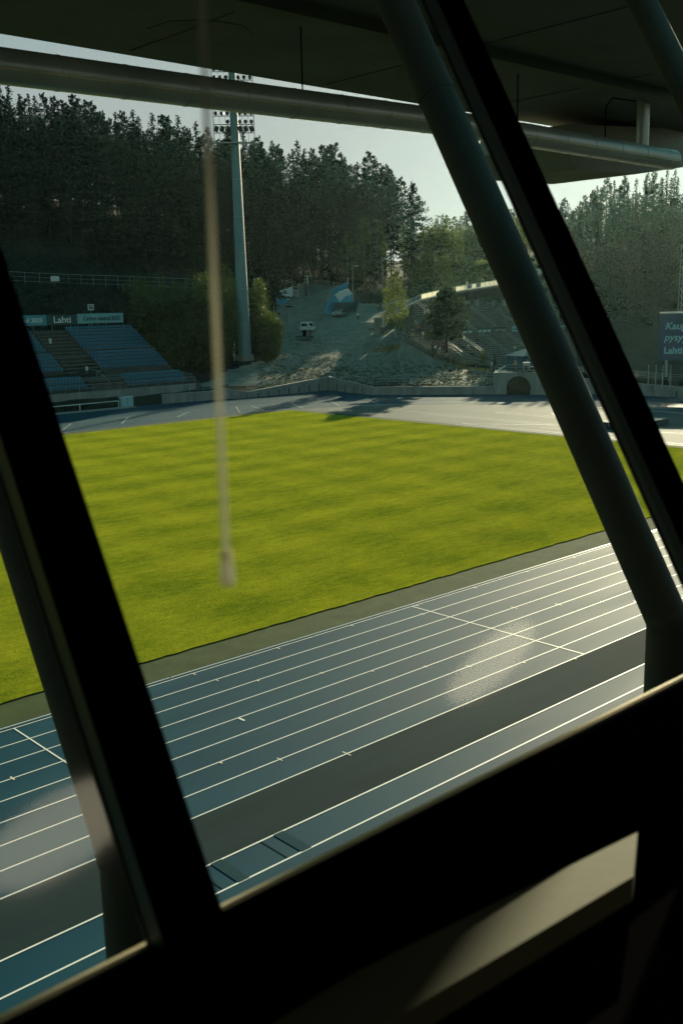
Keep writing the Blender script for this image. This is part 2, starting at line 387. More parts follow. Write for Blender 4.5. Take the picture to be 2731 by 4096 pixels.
# lawn
def lawn_mat():
    m = bpy.data.materials.new('mown_grass'); m.use_nodes = True; t = m.node_tree; p = t.nodes['Principled BSDF']; L = t.links.new
    tc = t.nodes.new('ShaderNodeTexCoord')
    def noise(sc, det, st):
        mp = t.nodes.new('ShaderNodeMapping'); mp.inputs['Scale'].default_value = st; L(tc.outputs['Object'], mp.inputs[0])
        n = t.nodes.new('ShaderNodeTexNoise'); n.inputs['Scale'].default_value = sc; n.inputs['Detail'].default_value = det; n.inputs['Roughness'].default_value = .6; L(mp.outputs[0], n.inputs[0]); return n.outputs[0]
    a = noise(0.16, 4, (0.6, 1.8, 1)); b = noise(1.4, 5, (0.6, 1.3, 1)); c = noise(9, 4, (1, 1, 1))
    def mth(op, x, y):
        k = t.nodes.new('ShaderNodeMath'); k.operation = op
        for i, v in enumerate((x, y)):
            if isinstance(v, (int, float)): k.inputs[i].default_value = v
            else: L(v, k.inputs[i])
        return k.outputs[0]
    def band(ang, sc):
        mp = t.nodes.new('ShaderNodeMapping'); mp.inputs['Rotation'].default_value = (0, 0, ang); L(tc.outputs['Object'], mp.inputs[0])
        w = t.nodes.new('ShaderNodeTexWave'); w.inputs['Scale'].default_value = sc; w.inputs['Distortion'].default_value = 0.9; w.inputs['Detail'].default_value = 3; w.inputs['Detail Scale'].default_value = .6; L(mp.outputs[0], w.inputs[0]); return w.outputs[1]
    s = mth('ADD', mth('MULTIPLY', a, 0.24), mth('ADD', mth('MULTIPLY', b, 0.27), mth('MULTIPLY', c, 0.36)))
    s = mth('ADD', s, mth('ADD', mth('MULTIPLY', band(0.0, .045), .042), mth('MULTIPLY', band(1.5708, .055), .05)))
    r = t.nodes.new('ShaderNodeValToRGB'); e = r.color_ramp.elements; e[0].position = .38; e[1].position = .60
    e[0].color = (0.070, 0.132, 0.006, 1); e[1].color = (0.34, 0.355, 0.020, 1)
    L(s, r.inputs[0]); L(r.outputs[0], p.inputs['Base Color']); p.inputs['Roughness'].default_value = .8; p.inputs['Specular IOR Level'].default_value = .0
    bm_ = t.nodes.new('ShaderNodeBump'); bm_.inputs['Strength'].default_value = 1; bm_.inputs['Distance'].default_value = .16
    L(mth('ADD', mth('MULTIPLY', c, 0.5), noise(28, 3, (1, 1, 1))), bm_.inputs['Height']); L(bm_.outputs[0], p.inputs['Normal'])
    p.inputs['Sheen Weight'].default_value = .22; p.inputs['Sheen Roughness'].default_value = .5; p.inputs['Sheen Tint'].default_value = (1, .92, .10, 1)
    return m
M_LAWN = lawn_mat()
mb = MB(); LX1, LY0, LY1 = 89.8, 2.45, 76.4; LXS = -70
def jag(k): return 0.03 * math.sin(k * 1.7) + 0.02 * math.sin(k * 4.1 + 1) + random.uniform(-.035, .035)
out = []
k = LXS
while k < LX1: out.append((k, LY0 + jag(k))); k += 0.35
k = LY0
while k < LY1: out.append((LX1 + jag(k), k)); k += 0.6
k = LX1
while k > LXS: out.append((k, LY1 + jag(k))); k -= 1.0
n = len(out)
mb.add([(x, y, 0.055) for x, y in out], [tuple(range(n))])
mb.add([(x, y, 0.055) for x, y in out] + [(x, y, 0.007) for x, y in out], [(i, n + i, n + (i + 1) % n, (i + 1) % n) for i in range(n)], 1)
tag(mb.build('infield_lawn', [M_LAWN, mat('turf_edge_soil', (0.035, 0.04, 0.010), 0.95, 0.3, 5)]), kind='structure')
# markings
mb = MB(); LW = 0.05
for k in range(9):
    w = LW if k else 0.05
    ribbon(mb, oval(1.22 * k - w / 2), oval(1.22 * k + w / 2), 0.010)
def line(x0, y0, x1, y1, w=0.05, z=0.012, mi=0):
    dx, dy = x1 - x0, y1 - y0; l = math.hypot(dx, dy); nx, ny = -dy / l * w / 2, dx / l * w / 2
    mb.add([(x0 - nx, y0 - ny, z), (x1 - nx, y1 - ny, z), (x1 + nx, y1 + ny, z), (x0 + nx, y0 + ny, z)], [(0, 1, 2, 3)], mi)
line(-70, -12.12, 105, -12.12, 0.06); line(-70, -13.34, 105, -13.34, 0.06)
line(33.93, -0.03, 33.93, -9.76, 0.06, .014); line(13.79, -0.03, 13.79, -9.76, 0.06, .014)
rr = random.Random(3)
for k in range(1, 9):                # hurdle and relay ticks on the lane lines
    for s in range(5):
        x = 7 + s * 12.5 + k * 1.71 + rr.uniform(-.4, .4)
        if x > 78: continue
        w = rr.choice((0.04, 0.04, 0.06)); hl = rr.choice((0.10, 0.14, 0.2))
        side = rr.choice((0, 0, 1))
        line(x, -1.22 * k + (hl if side == 0 else 0.0), x, -1.22 * k - hl, w, 0.014, 1)
for s in range(9): line(17 + s * 4.3, -0.02, 17 + s * 4.3, -0.22, 0.05, .014, 1)
line(19.9, -4.9, 19.9, -5.25, 0.09, .016)
for p in (((99, 62), (98.6, 37)), ((97.8, 59), (97.4, 37)), ((99, 62), (97.8, 62)), ((98.6, 37), (92.6, 47.5)), ((92.6, 47.5), (92.6, 14)), ((91.4, 47.5), (91.4, 14)), ((93.8, 44), (99.4, 36)),
          ((104.5, 52), (103.6, 20)), ((105.7, 52), (104.8, 20)), ((104.5, 52), (105.7, 52)), ((108.5, 46), (99.4, 37.2)), ((108.5, 46), (113, 40)), ((95, 37.7), (101, 20)), ((96.2, 66), (94.6, 74))):
    line(*p[0], *p[1], 0.07, .012)
for i in range(7): line(30 + i * 9, 79 + 1.3 + i % 3, 35 + i * 9, 79 + 8.9 - i % 2, 0.06, .014)
for i in range(4): line(88 + i * 5.0, 77 + 3 - i * 2.6, 90.5 + i * 6.2, 77 + 9 - i * 1.6, 0.07, .014)
tag(mb.build('lane_marking', [M_WHITE, M_LINEY]), kind='structure')
# long jump take-off boards let into the run-up
for nm, bx, lb in (('take_off_board', 13.75, 'covered dark take-off board in the run-up lane, nearer the window corner'), ('take_off_board', 15.85, 'covered dark take-off board in the run-up lane, farther along the track')):
    t_ = thing('take_off_board', lb, 'take-off board', (bx, -12.73, 0), 'take-off boards in the run-up lane')
    mb = MB(); mb.box((bx, -12.73, 0.012), (0.34, 1.22, 0.008)); mb.build('board', mat('board_cover', (0.008, 0.04, 0.052), .9, .15, 6, spec=.05), t_)
    mb = MB(); mb.box((bx - .62, -12.73, 0.008), (0.04, 1.16, 0.006)); mb.build('seam', M_RUN, t_)
# kerb rail along lane one
mb = MB(); mb2 = MB()
ok = [p for p in oval(-0.14, 60) if p[0] >= -70]
for a, b in zip(ok, ok[1:]):
    L_ = math.hypot(b[0] - a[0], b[1] - a[1]); nseg = max(1, int(L_ / 4))
    for i in range(nseg):
        p = Vector((a[0] + (b[0] - a[0]) * i / nseg, a[1] + (b[1] - a[1]) * i / nseg, .03)); q = Vector((a[0] + (b[0] - a[0]) * (i + .985) / nseg, a[1] + (b[1] - a[1]) * (i + .985) / nseg, .03))
        dz = (q - p).normalized(); nn = Vector((-dz.y, dz.x, 0)) * .025
        mb.prism([p - nn, q - nn, q + nn, p + nn], (0, 0, .035))
        mb2.add([p - nn * 1.3 - dz * .02 - Vector((0, 0, .02)), p + nn * 1.3 - dz * .02 - Vector((0, 0, .02)), p + nn * 1.3 + dz * .1 - Vector((0, 0, .02)), p - nn * 1.3 + dz * .1 - Vector((0, 0, .02))], [(0, 1, 2, 3)])
kb = mb.build('track_kerb', mat('kerb_aluminium', (0.7, 0.7, 0.66), 0.35, metal=0.3)); tag(kb, 'low white metal kerb rail along the inside edge of the running lanes', 'kerb')
mb2.build('kerb_foot', M_GALV, kb)

# ------------------------------------------------------------------ railings
def railing(name, pts, label, cat='railing', h=1.1, nrail=3, step=2.2, m=None, group=None, r=0.03, kick=False):
    m = m or M_STEELB; pts = [Vector(p) for p in pts]; t_ = thing(name, label, cat, pts[0], group)
    mb = MB(); n = 0
    posts = []
    for a, b in zip(pts, pts[1:]):
        k = max(1, round((b - a).length / step))
        for i in range(k): posts.append(a + (b - a) * i / k)
    posts.append(pts[-1])
    rail = MB()
    for j in range(nrail):
        z = Vector((0, 0, h * (j + 1) / nrail))
        rail.path([p + z for p in pts], r * (1.1 if j == nrail - 1 else .75), 6)
    rail.build('rail', m, t_)
    for p in posts:
        mb = MB(); mb.tube(p, p + Vector((0, 0, h)), r, n=5); mb.build('post', m, t_)
    return t_
# perimeter walls ---------------------------------------------------
def wall_run(name, pts, tops, label, th=0.3, seams=0, cap=True, m=None):
    pts = [Vector((x, y, 0)) for x, y in pts]; t_ = thing(name, label, 'wall', pts[0])
    w = MB(); c = MB(); s = MB()
    for i, (a, b) in enumerate(zip(pts, pts[1:])):
        d = (b - a).normalized(); nn = Vector((-d.y, d.x, 0)) * th    # outwards (away from arena)
        za, zb = tops[i], tops[i + 1]
        w.add([a + Vector((0, 0, -.2)), b + Vector((0, 0, -.2)), b + Vector((0, 0, zb)), a + Vector((0, 0, za)),
               a + nn + Vector((0, 0, -.2)), b + nn + Vector((0, 0, -.2)), b + nn + Vector((0, 0, zb)), a + nn + Vector((0, 0, za))],
              [(0, 1, 2, 3), (5, 4, 7, 6), (3, 2, 6, 7), (0, 3, 7, 4), (1, 5, 6, 2)])
        if cap:
            e = d.cross(Vector((0, 0, 1))) * 0.05
            c.prism([a + e + Vector((0, 0, za + .002)), b + e + Vector((0, 0, zb + .002)), b - e + nn + Vector((0, 0, zb + .002)), a - e + nn + Vector((0, 0, za + .002))], (0, 0, .12))
        if seams:
            k = int((b - a).length / seams)
            for j in range(1, k):
                q = a + (b - a) * j / k; z = za + (zb - za) * j / k; e = d.cross(Vector((0, 0, 1))) * 0.03
                s.prism([q + e - d * .11 - Vector((0, 0, .1)), q + e + d * .11 - Vector((0, 0, .1)), q + e + d * .11 + Vector((0, 0, z * .62)), q + e - d * .11 + Vector((0, 0, z * .62))], -e * .9)
    w.build('panel', m or M_CONC, t_)
    if cap: c.build('coping', mat('coping_concrete', (0.3, 0.3, 0.27), .85, .2, 1), t_)
    if seams: s.build('buttress', mat('dark_joint', (0.05, 0.055, 0.05), .9), t_)
    return t_
# order matters: outward side is to the left of the travel direction when going clockwise (left to right in view)
wall_run('retaining_wall', [(98.5, 97.6), (115.6, 97.2)], [0.85, 2.25], 'grey concrete retaining wall that rises to the peak below the gravel slope', seams=2.0)
wall_run('retaining_wall', [(115.6, 97.2), (113.6, 84.6)], [2.25, 1.25], 'grey concrete retaining wall dropping to the right of the peak', seams=2.4)
wall_run('retaining_wall', [(113.6, 84.6), (125.4, 68.9)], [1.2, 1.2], 'long low concrete wall left of the round tunnel mouth')
wall_run('retaining_wall', [(128.6, 63.0), (133.6, 58.2), (136.3, 48.0), (135.8, 36.0), (133.0, 20.0), (127.0, 4.0)], [2.6, 2.3, 1.6, 1.4, 1.4, 1.4], 'curved concrete wall behind the bend right of the tunnel mouth', seams=3.2)
wall_run('retaining_wall', [(84.5, 100.4), (93.9, 99.1)], [1.3, 1.35], 'pale low concrete wall at the right foot of the seated stand', th=.4)
wall_run('ramp_wall', [(93.9, 99.1), (98.4, 97.7)], [1.9, 0.9], 'sloping concrete ramp parapet between the pale wall and the peaked wall', th=.3)
def along(pts2, z): return [Vector((x, y, z_)) for (x, y), z_ in zip(pts2, z)]
railing('guard_rail', along([(98.6, 97.8), (115.5, 97.4)], [.95, 2.35]), 'grey guard rail climbing the wall up to the peak', step=1.9)
railing('guard_rail', along([(115.6, 97.2), (113.8, 84.8)], [2.35, 1.35]), 'grey guard rail on the wall dropping right of the peak', step=2.0)
railing('guard_rail', along([(113.9, 84.6), (125.3, 69.3)], [1.3, 1.3]), 'tall grey guard rail on the low wall left of the tunnel', h=1.7, nrail=4, step=2.3)
railing('guard_rail', along([(129.2, 62.8), (134.0, 58.0), (136.7, 48.0), (136.2, 36.0), (133.5, 20.0)], [3.3, 3.1, 2.3, 2.0, 2.0]), 'grey guard rail above the curved wall right of the tunnel', h=1.1, nrail=4, step=2.4)
railing('guard_rail', along([(84.7, 100.6), (93.8, 99.4)], [1.4, 1.45]), 'grey guard rail on the pale wall at the right foot of the stand', h=1.2, nrail=3, step=2.2)

# tunnel headwall ---------------------------------------------------
a, b = Vector((125.4, 68.9, 0)), Vector((128.6, 63.0, 0)); tdir = (b - a).normalized(); tout = Vector((-tdir.y, tdir.x, 0))
b2 = b + tdir * 1.5; a2 = a - tdir * 0.4; Lw = (b2 - a2).length
th = thing('tunnel_portal', 'concrete headwall with a round corrugated steel tunnel mouth at the trackside', 'tunnel', a)
mb = MB(); HT = 3.45; c0 = 1.35; cu = 4.0; R0 = 1.9; NT = 24
arcp = []
for i in range(NT + 1):
    t = math.pi * 1.16 * i / NT - math.pi * 0.08; arcp.append((cu + R0 * math.cos(math.pi - t), 1.0 + R0 * math.sin(t)))
arcp[0] = (arcp[0][0], -0.2); arcp[-1] = (arcp[-1][0], -0.2)
def W(u, z, o=0.0): p = a2 + tdir * u + tout * o; return Vector((p.x, p.y, z))
polyf = [(0, -.2)] + arcp + [(Lw, -.2), (Lw, HT), (0, HT)]
for o in (0.0,):
    # front face as strips: left, right and above the opening
    mb.add([W(0, -.2), W(arcp[0][0], -.2), W(arcp[0][0], HT), W(0, HT)], [(0, 1, 2, 3)])
    mb.add([W(arcp[-1][0], -.2), W(Lw, -.2), W(Lw, HT), W(arcp[-1][0], HT)], [(0, 1, 2, 3)])
    for (u0, z0), (u1, z1) in zip(arcp, arcp[1:]):
        if u1 > u0: mb.add([W(u0, z0), W(u1, z1), W(u1, HT), W(u0, HT)], [(0, 1, 2, 3)])
        else:
            e = arcp[0][0] if u0 < cu else arcp[-1][0]
            mb.add([W(u0, z0), W(u1, z1), W(e, z1), W(e, z0)], [(0, 1, 2, 3)])
mb.add([W(0, HT), W(Lw, HT), W(Lw, HT, 2), W(0, HT, 2)], [(0, 1, 2, 3)])
mb.add([W(0, -.2), W(0, HT), W(0, HT, 2), W(0, -.2, 2)], [(0, 1, 2, 3)])
mb.build('headwall', M_CONC, th)
mb = MB(); prev = None; M_CORR = mat('corrugated_steel', (0.03, 0.035, 0.035), .5, .3, 2, metal=.4)
for k in range(60):
    o = k * 0.12 - 0.12; rr_ = R0 + (0.05 if k % 2 else 0) - 0.06
    cur = [W(cu + rr_ * math.cos(math.pi - (math.pi * 1.3 * i / NT - math.pi * .15)), 1.0 + rr_ * math.sin(math.pi * 1.3 * i / NT - math.pi * .15), o) for i in range(NT + 1)]
    if prev: mb.add(prev + cur, [(i, i + 1, NT + 2 + i, NT + 1 + i) for i in range(NT)], 0, True)
    prev = cur
mb.add(prev, [tuple(range(len(prev)))])
mb.build('corrugated_pipe', M_CORR, th)
mb = MB(); mb.add([W(cu - 2, 0.01, -.1), W(cu + 2, .01, -.1), W(cu + 2, .01, 7), W(cu - 2, .01, 7)], [(0, 1, 2, 3)]); mb.build('tunnel_floor', M_RUN, th)
railing('guard_rail', [W(.2, HT, .3), W(Lw - .1, HT, .3)], 'short guard rail on top of the tunnel headwall', h=1.1, nrail=3, step=1.6)

# ------------------------------------------------------------------ seated stand
def gz(x, y, z): r = ray(x, y); t = (z - CAM.z) / r.z; return CAM + r * t
def on_y(x, y, yy): r = ray(x, y); return CAM + r * ((yy - CAM.y) / r.y)
rows_ = [(104.2 + .82 * i, 3.2 + .57 * i) for i in range(3)] + [(112 + .87 * i, 5.4 + .53 * i) for i in range(5)] + [(117.2 + .87 * i, 8.25 + .52 * i) for i in range(7)]
SX0, SX1 = 52.0, 93.6
st = thing('grandstand', 'concrete seating stand with bare terrace steps between its blocks of blue seats', 'stand', (75, 103, 0))
mb = MB(); y0, z0 = 103.3, 2.3
allr = [(103.3, 2.85)] + [(y - .42, z) for y, z in rows_[:3]] + [(106.6, 4.35), (108.6, 4.55), (110.6, 4.75)] + [(y - .42, z) for y, z in rows_[3:8]] + [(116.0, 7.75)] + [(y - .42, z) for y, z in rows_[8:]] + [(123.1, 11.5)]
prev_z = 0.0
for i, (y, z) in enumerate(allr):
    zt = z - 0.36; yn = allr[i + 1][0] if i + 1 < len(allr) else 125.2
    mb.box(((SX0 + SX1) / 2, (y + yn) / 2, zt - .5), (SX1 - SX0, yn - y, 1.0))
mb.box(((SX0 + SX1) / 2, 113, 0.3), (SX1 - SX0 - .1, 19, 3.0)) if False else None
mb.build('terrace_step', mat('stand_concrete', (0.055, 0.06, 0.052), .9, .35, 1.2, .4, 12, stretch=(1, 1, 1)), st)
mb = MB(); mb.box(((SX0 + 92.5) / 2, 103.15, 1.2), (92.5 - SX0, .3, 2.6)); mb.build('front_wall', M_CONC, st)
fl_ = False; mb = MB()                                          # narrow steps on the open stair flight
for i in range(len(allr) - 1):
    (y, z), (yn, zn) = allr[i], allr[i + 1]
    if yn - y < 1.2 and y > 103.5:
        if i > 5 and len(mb.v) and not fl_: mb.build('stair', mat('stair_timber', (0.13, 0.13, 0.10), .85, .3, 3), st); mb = MB(); fl_ = True
        mb.box((77.8, y - .01, (z - .36) - .19), (5.6, .34, .14))
mb.build('stair', mat('stair_timber', (0.13, 0.13, 0.10), .85, .3, 3), st)
mb = MB()
for x0, x1 in ((SX0, SX1),):
    mb.add([(SX1, 103.3, 0), (SX1, 125.2, 0), (SX1, 125.2, 10.9), (SX1, 122, 10.9), (SX1, 116, 7.2), (SX1, 111, 4.4), (SX1, 106.5, 3.9), (SX1, 103.3, 2.4)], [tuple(range(8))[::-1]])
mb.build('side_wall', M_CONC, st)
M_SEAT = mat('blue_plastic_seat', (0.03, 0.20, 0.30), 0.5, 0.18, 0.8)
def seat_mb(mb, x, y, z):
    mb.box((x, y, z), (.39, .36, .045)); mb.box((x, y + .19, z + .17), (.38, .04, .28), 0); mb.box((x, y + .02, z - .15), (.06, .25, .28))
    return mb
sm = MB(); seat_mb(sm, 0, 0, 0)
seat0 = sm.build('seat', M_SEAT, None, bevel=.02)
seat_me = seat0.data; used_first = False
BL = [('upper right', 81.0, 24, rows_[8:], 'upper block of blue seats on the right, seven rows under the carbon neutral banner'),
      ('middle right', 81.0, 24, rows_[3:8], 'middle block of blue seats on the right, five rows above the walkway'),
      ('low right', 81.0, 21, rows_[:3], 'lowest block of blue seats on the right, three rows beside the gravel'),
      ('upper left', 68.9, 11, rows_[8:], 'upper block of blue seats left of the bare steps'),
      ('middle left', 67.4, 14, rows_[3:8], 'middle block of blue seats left of the bare steps'),
      ('low left', 63.4, 21, rows_[:3], 'lowest block of blue seats left of the bare steps')]
for nm, x0, n, rws, lb in BL:
    t_ = thing('seat_block', lb, 'seats', (x0, rws[0][0], rws[0][1]), 'blocks of blue seats in the stand')
    cnt = 0; rest = MB()
    for (y, z) in rws:                             # nearest rows first
        rl = MB(); rl.box((x0 + n * .26 - .26, y + .05, z - .2), (n * .52, .05, .05)); rl.build('seat_rail', M_STEELB, t_)
        for i in range(n):
            x = x0 + i * .52
            if cnt < 100:
                if not used_first: o = seat0; used_first = True
                else: o = bpy.data.objects.new('seat', seat_me); COL.objects.link(o)
                o.parent = t_; o.location = (x - x0, y - rws[0][0], z - rws[0][1]); cnt += 1
            else: seat_mb(rest, x, y, z)
    if rest.v: tag(rest.build('seat', M_SEAT, t_), kind='stuff')
railing('stand_rail', [Vector((SX0, 103.2, 2.55)), Vector((92.4, 103.2, 2.55))], 'grey rail along the front edge of the seated stand', h=1.0, nrail=2, step=2.3)
railing('stand_rail', [Vector((81.0, 116.3, 7.45)), Vector((93.4, 116.3, 7.45))], 'thin rail between the upper and middle seat blocks', h=.7, nrail=1, step=2.3)
railing('stair_rail', [Vector((77.6, 110.6, 4.5)), Vector((77.6, 107.5, 4.3)), Vector((77.6, 104.0, 2.9))], 'handrail down the middle of the bare steps', h=.95, nrail=1, step=3)
for (x, y, z), lb in (((76.2, 119.2, 9.2), 'small white litter bin up on the bare steps'), ((78.2, 111.7, 4.9), 'small white litter bin low on the bare steps')):
    t_ = thing('litter_bin', lb, 'bin', (x, y, z)); mb = MB(); mb.tube((x, y, z), (x, y, z + .75), .2, .23, 10); mb.build('bin_body', M_PALE, t_)
    mb = MB(); mb.tube((x, y, z + .75), (x, y, z + .82), .25, .1, 10); mb.build('lid', M_GALV, t_)
# electrical cabinet and team bench rails at the foot
t_ = thing('cabinet', 'pale turquoise metal cabinet standing at the foot of the stand', 'cabinet', (78.8, 101.5, 0))
mb = MB(); mb.box((78.8, 101.5, .7), (1.95, .9, 1.4)); mb.build('body', mat('cabinet_paint', (0.3, 0.5, 0.5), .6, .1, 2), t_, bevel=.03)
mb = MB(); mb.box((78.8, 101.45, 1.43), (2.1, 1.1, .07)); mb.build('lid', M_PALE, t_)
mb = MB(); mb.box((78.8, 101.04, .7), (.03, .02, 1.2)); mb.build('door_seam', M_DARK, t_)
railing('low_barrier', [Vector((58, 100.6, 0)), Vector((77.2, 101.0, 0))], 'low pale barrier rail left of the turquoise cabinet', h=1.0, nrail=1, step=6, m=M_PALE, r=.06)
t_ = thing('trackside_kerb', 'raised stone edge strip along the track below the stand', 'kerb', (70, 100, 0)); mb = MB(); mb.box((70, 99.6, .08), (18, 1.2, .16)); mb.build('strip', M_CONC, t_)

# banners behind the stand
M_BTEAL = mat('pale_turquoise_banner', (0.20, 0.44, 0.46), .7, .12, 1.2, .4, 1.5, bdist=.1)
M_BMID = mat('turquoise_banner', (0.07, 0.30, 0.36), .7, .12, 1.2, .4, 1.5, bdist=.1)
M_BDK = mat('dark_green_banner', (0.015, 0.07, 0.07), .7, .12, 1.2, .4, 1.5, bdist=.1)
M_INK = mat('dark_lettering', (0.01, 0.06, 0.07), .7); M_WINK = mat('white_lettering', (0.72, 0.78, 0.74), .7)
def banner(x0, x1, z0, z1, m, lb, txt, h, tm, shear, wd, tx):
    t_ = thing('banner', lb, 'banner', (x0, 124, z0), 'banners along the back of the stand')
    mb = MB(); n = 24
    vs = [(x0 + (x1 - x0) * i / n, 124 + .05 * math.sin(i * 1.3) * (1 if k else .2), z) for k, z in ((0, z0), (1, z1)) for i in range(n + 1)]
    vs += [(a, b_ + .04, c) for a, b_, c in vs]; N = n + 1
    fs = [(i, i + 1, N + i + 1, N + i) for i in range(n)] + [(2 * N + i + 1, 2 * N + i, 3 * N + i, 3 * N + i + 1) for i in range(n)]
    mb.add(vs, fs); mb.build('cloth', m, t_)
    text(txt, 'lettering', h, (tx, 123.92, z0 + (z1 - z0) * .5 - h * .33), (1, 0, 0), (0, 0, 1), tm, t_, shear, 1.0, .01, .02, width=wd)
    return t_
banner(66.0, 78.25, 12.0, 13.65, M_BMID, 'turquoise banner reading 2025 at the left behind the stand', 'hiilineutraali 2025', .95, M_WINK, .2, 7.2, 70.3)
banner(78.28, 83.8, 11.98, 13.66, M_BDK, 'dark green banner reading Lahti behind the stand', 'Lahti', 1.45, M_WINK, 0, 3.05, 79.4)
banner(83.83, 92.5, 12.1, 13.7, M_BTEAL, 'pale turquoise banner reading Carbon neutral 2025 behind the stand', 'Carbon neutral 2025', .95, M_INK, .2, 6.9, 84.8)
railing('frame_rail', [Vector((66, 124.25, 11.1)), Vector((92.6, 124.25, 11.1))], 'steel frame that carries the banners behind the stand', h=2.4, nrail=2, step=3.3)
t_ = thing('block_sign', 'small white B6 sign on a post above the banners', 'sign', (86.5, 124.2, 13.6)); mb = MB(); mb.box((86.55, 124.2, 14.75), (1.15, .06, 1.0)); mb.build('plate', M_PALE, t_)
mb = MB(); mb.tube((86.55, 124.25, 11.5), (86.55, 124.25, 14.4), .05); mb.build('post', M_GALV, t_)
text('B6', 'lettering', 1.0, (86.12, 124.15, 14.42), (1, 0, 0), (0, 0, 1), M_INK, t_, 0, 1, .008, .03, width=.85)
# fence along the bank above
pf = [at(x, y, 195) for x, y in ((-60, 652), (25, 654), (160, 660), (300, 664), (400, 668), (480, 672))]
railing('bank_fence', pf, 'long grey rail fence on the dark bank above the banners', 'fence', h=2.3, nrail=3, step=2.35)
p = at(127, 640, 194.8); t_ = thing('notice_board', 'small pale notice board hung on the bank fence', 'sign', p); mb = MB(); mb.box(p, (1.5, .06, .9), -.5); mb.build('board', M_PALE, t_)

# ------------------------------------------------------------------ floodlight mast
mp_ = at(563, 824, 185); mp_.z = ground(mp_.x, mp_.y)
mast = thing('floodlight_mast', 'tall tapering teal floodlight mast standing on the gravel bank', 'floodlight mast', mp_)
M_MAST = mat('mast_paint', (0.12, 0.23, 0.24), .55, .12, .5, stretch=(1, 1, .3))
zt = at(547, 120, 186).z; x, y, z = mp_
va = math.atan2(x, y - CY); rx, ry = math.cos(va), -math.sin(va); tx_, ty_ = x - 0.35 * rx, y - 0.35 * ry
mb = MB(); mb.tube((x, y, z - .5), (tx_, ty_, zt), 1.22, .55, 12); mb.build('pole', M_MAST, mast)
mb = MB(); mb.tube((x, y, z - 1), (x, y, z + .9), 1.75, 1.6, 8); mb.build('footing', M_CONC, mast)
mb = MB()
for k in range(1, 7): zz = z + k * 6.2; r_ = 1.22 - .67 * (k * 6.2) / (zt - z); mb.tube((x + (tx_ - x) * k * 6.2 / (zt - z), y + (ty_ - y) * k * 6.2 / (zt - z), zz), (x + (tx_ - x) * k * 6.2 / (zt - z), y + (ty_ - y) * k * 6.2 / (zt - z), zz + .06), r_ + .03, None, 12)
mb.build('joint_band', M_GALV, mast)
RZ = -va
M_HEAD = mat('dark_lamp_housing', (0.02, 0.035, 0.035), .6)
def MH(u, zz, o=0.0): return Vector((tx_ + rx * u - math.sin(va) * o, ty_ + ry * u - math.cos(va) * o, zz))
zrow = [at(547, q, 186).z for q in (309, 289.7, 270.6, 250, 229, 208, 189, 170, 150, 130)]
fr = MB()
for zz in zrow:
    for sgn in (-1, 1): fr.tube(MH(sgn * .6, zz, .7), MH(sgn * 3.45, zz, .7), .07, n=5)
for u in (-3.45, -2.45, -1.45, -.62, .62, 1.45, 2.45, 3.45): fr.tube(MH(u, zrow[0] - 1.6, .7), MH(u, zrow[-1], .7), .055 if abs(u) > 3 else .03, n=5)
fr.build('frame', M_HEAD, mast)
mb = MB(); mb.box(MH(0, zrow[0] - 1.65, .9), (7.4, 1.2, .14), RZ); mb.build('platform', M_GALV, mast)
Mr = Matrix.Rotation(RZ, 3, 'Z')
for r_i, zz in enumerate(zrow[:9]):
    for u in (-3.0, -2.0, -1.05, 1.05, 2.0, 3.0):
        if r_i == 1 and u < -1.5: continue
        if r_i == 0:
            o = MB(); o.box(MH(u, zz + .62, .95), (.78, .3, .95), 0, 0, Mr @ Matrix.Rotation(.35 * (-1 if u > 0 else 1), 3, 'Y') @ Matrix.Rotation(.5, 3, 'X')); lo = o.build('floodlight', M_HEAD, mast)
        else:
            o = MB(); c_ = MH(u, zz + .42, .95); o.ball(c_, .34, 10, 6); o.box((c_.x, c_.y, c_.z - .3), (.18, .18, .35), RZ); lo = o.build('floodlight', M_HEAD, mast)
p = Vector((x, y, z)) - Vector((rx, ry, 0)) * 1.9
t_ = thing('junction_box', 'narrow white box on a post beside the floodlight mast', 'box', p); mb = MB(); mb.box((p.x, p.y, z + 1.9), (.4, .3, 2.6), RZ); mb.build('box_body', M_PALE, t_)
mb = MB(); mb.box((p.x, p.y, z + .3), (.3, .2, 1.0), RZ); mb.build('post', M_GALV, t_)

# ------------------------------------------------------------------ outrun portal walls
def vpl(pa, pb):
    pa, pb = Vector(pa), Vector(pb); d = (pb - pa); d.z = 0; nn = Vector((-d.y, d.x, 0)).normalized()
    def f(x, y, o=0.0):
        r = ray(x, y); t = (pa - CAM).dot(nn) / r.dot(nn); return CAM + r * t + nn * o
    return f, nn
def c4(x, y): return ((900 + x / 1.96) * .57415, (1000 + y / 1.96) * .57415)
def flat_part(name, f, nn, pts, th, m, parent, off=0.0):
    mb = MB(); P_ = [f(*c4(*q)) + nn * off for q in pts]; mb.prism(P_, nn * th); return mb.build(name, m, parent)
M_PORTB = mat('blue_wall_paint', (0.02, 0.27, 0.42), .75, .12, .5)
fL, nL = vpl(at(629, 690, 229), at(677, 690, 236))
t_ = thing('portal_wall', 'slanted blue and white wing wall left of the gravel run', 'wall', fL(640, 700))
flat_part('blue_face', fL, nL, [(392, 325), (425, 322), (495, 395), (450, 438), (412, 415)], .5, M_PORTB, t_)
flat_part('white_face', fL, nL, [(425, 322), (532, 288), (532, 355), (495, 395)], .5, M_PALE, t_)
railing('portal_rail', [fL(*c4(215, 340)), fL(*c4(300, 335)), fL(*c4(388, 335)), fL(*c4(526, 296))], 'pale guard rail on top of the left wing wall', h=1.9, nrail=3, step=2.2)
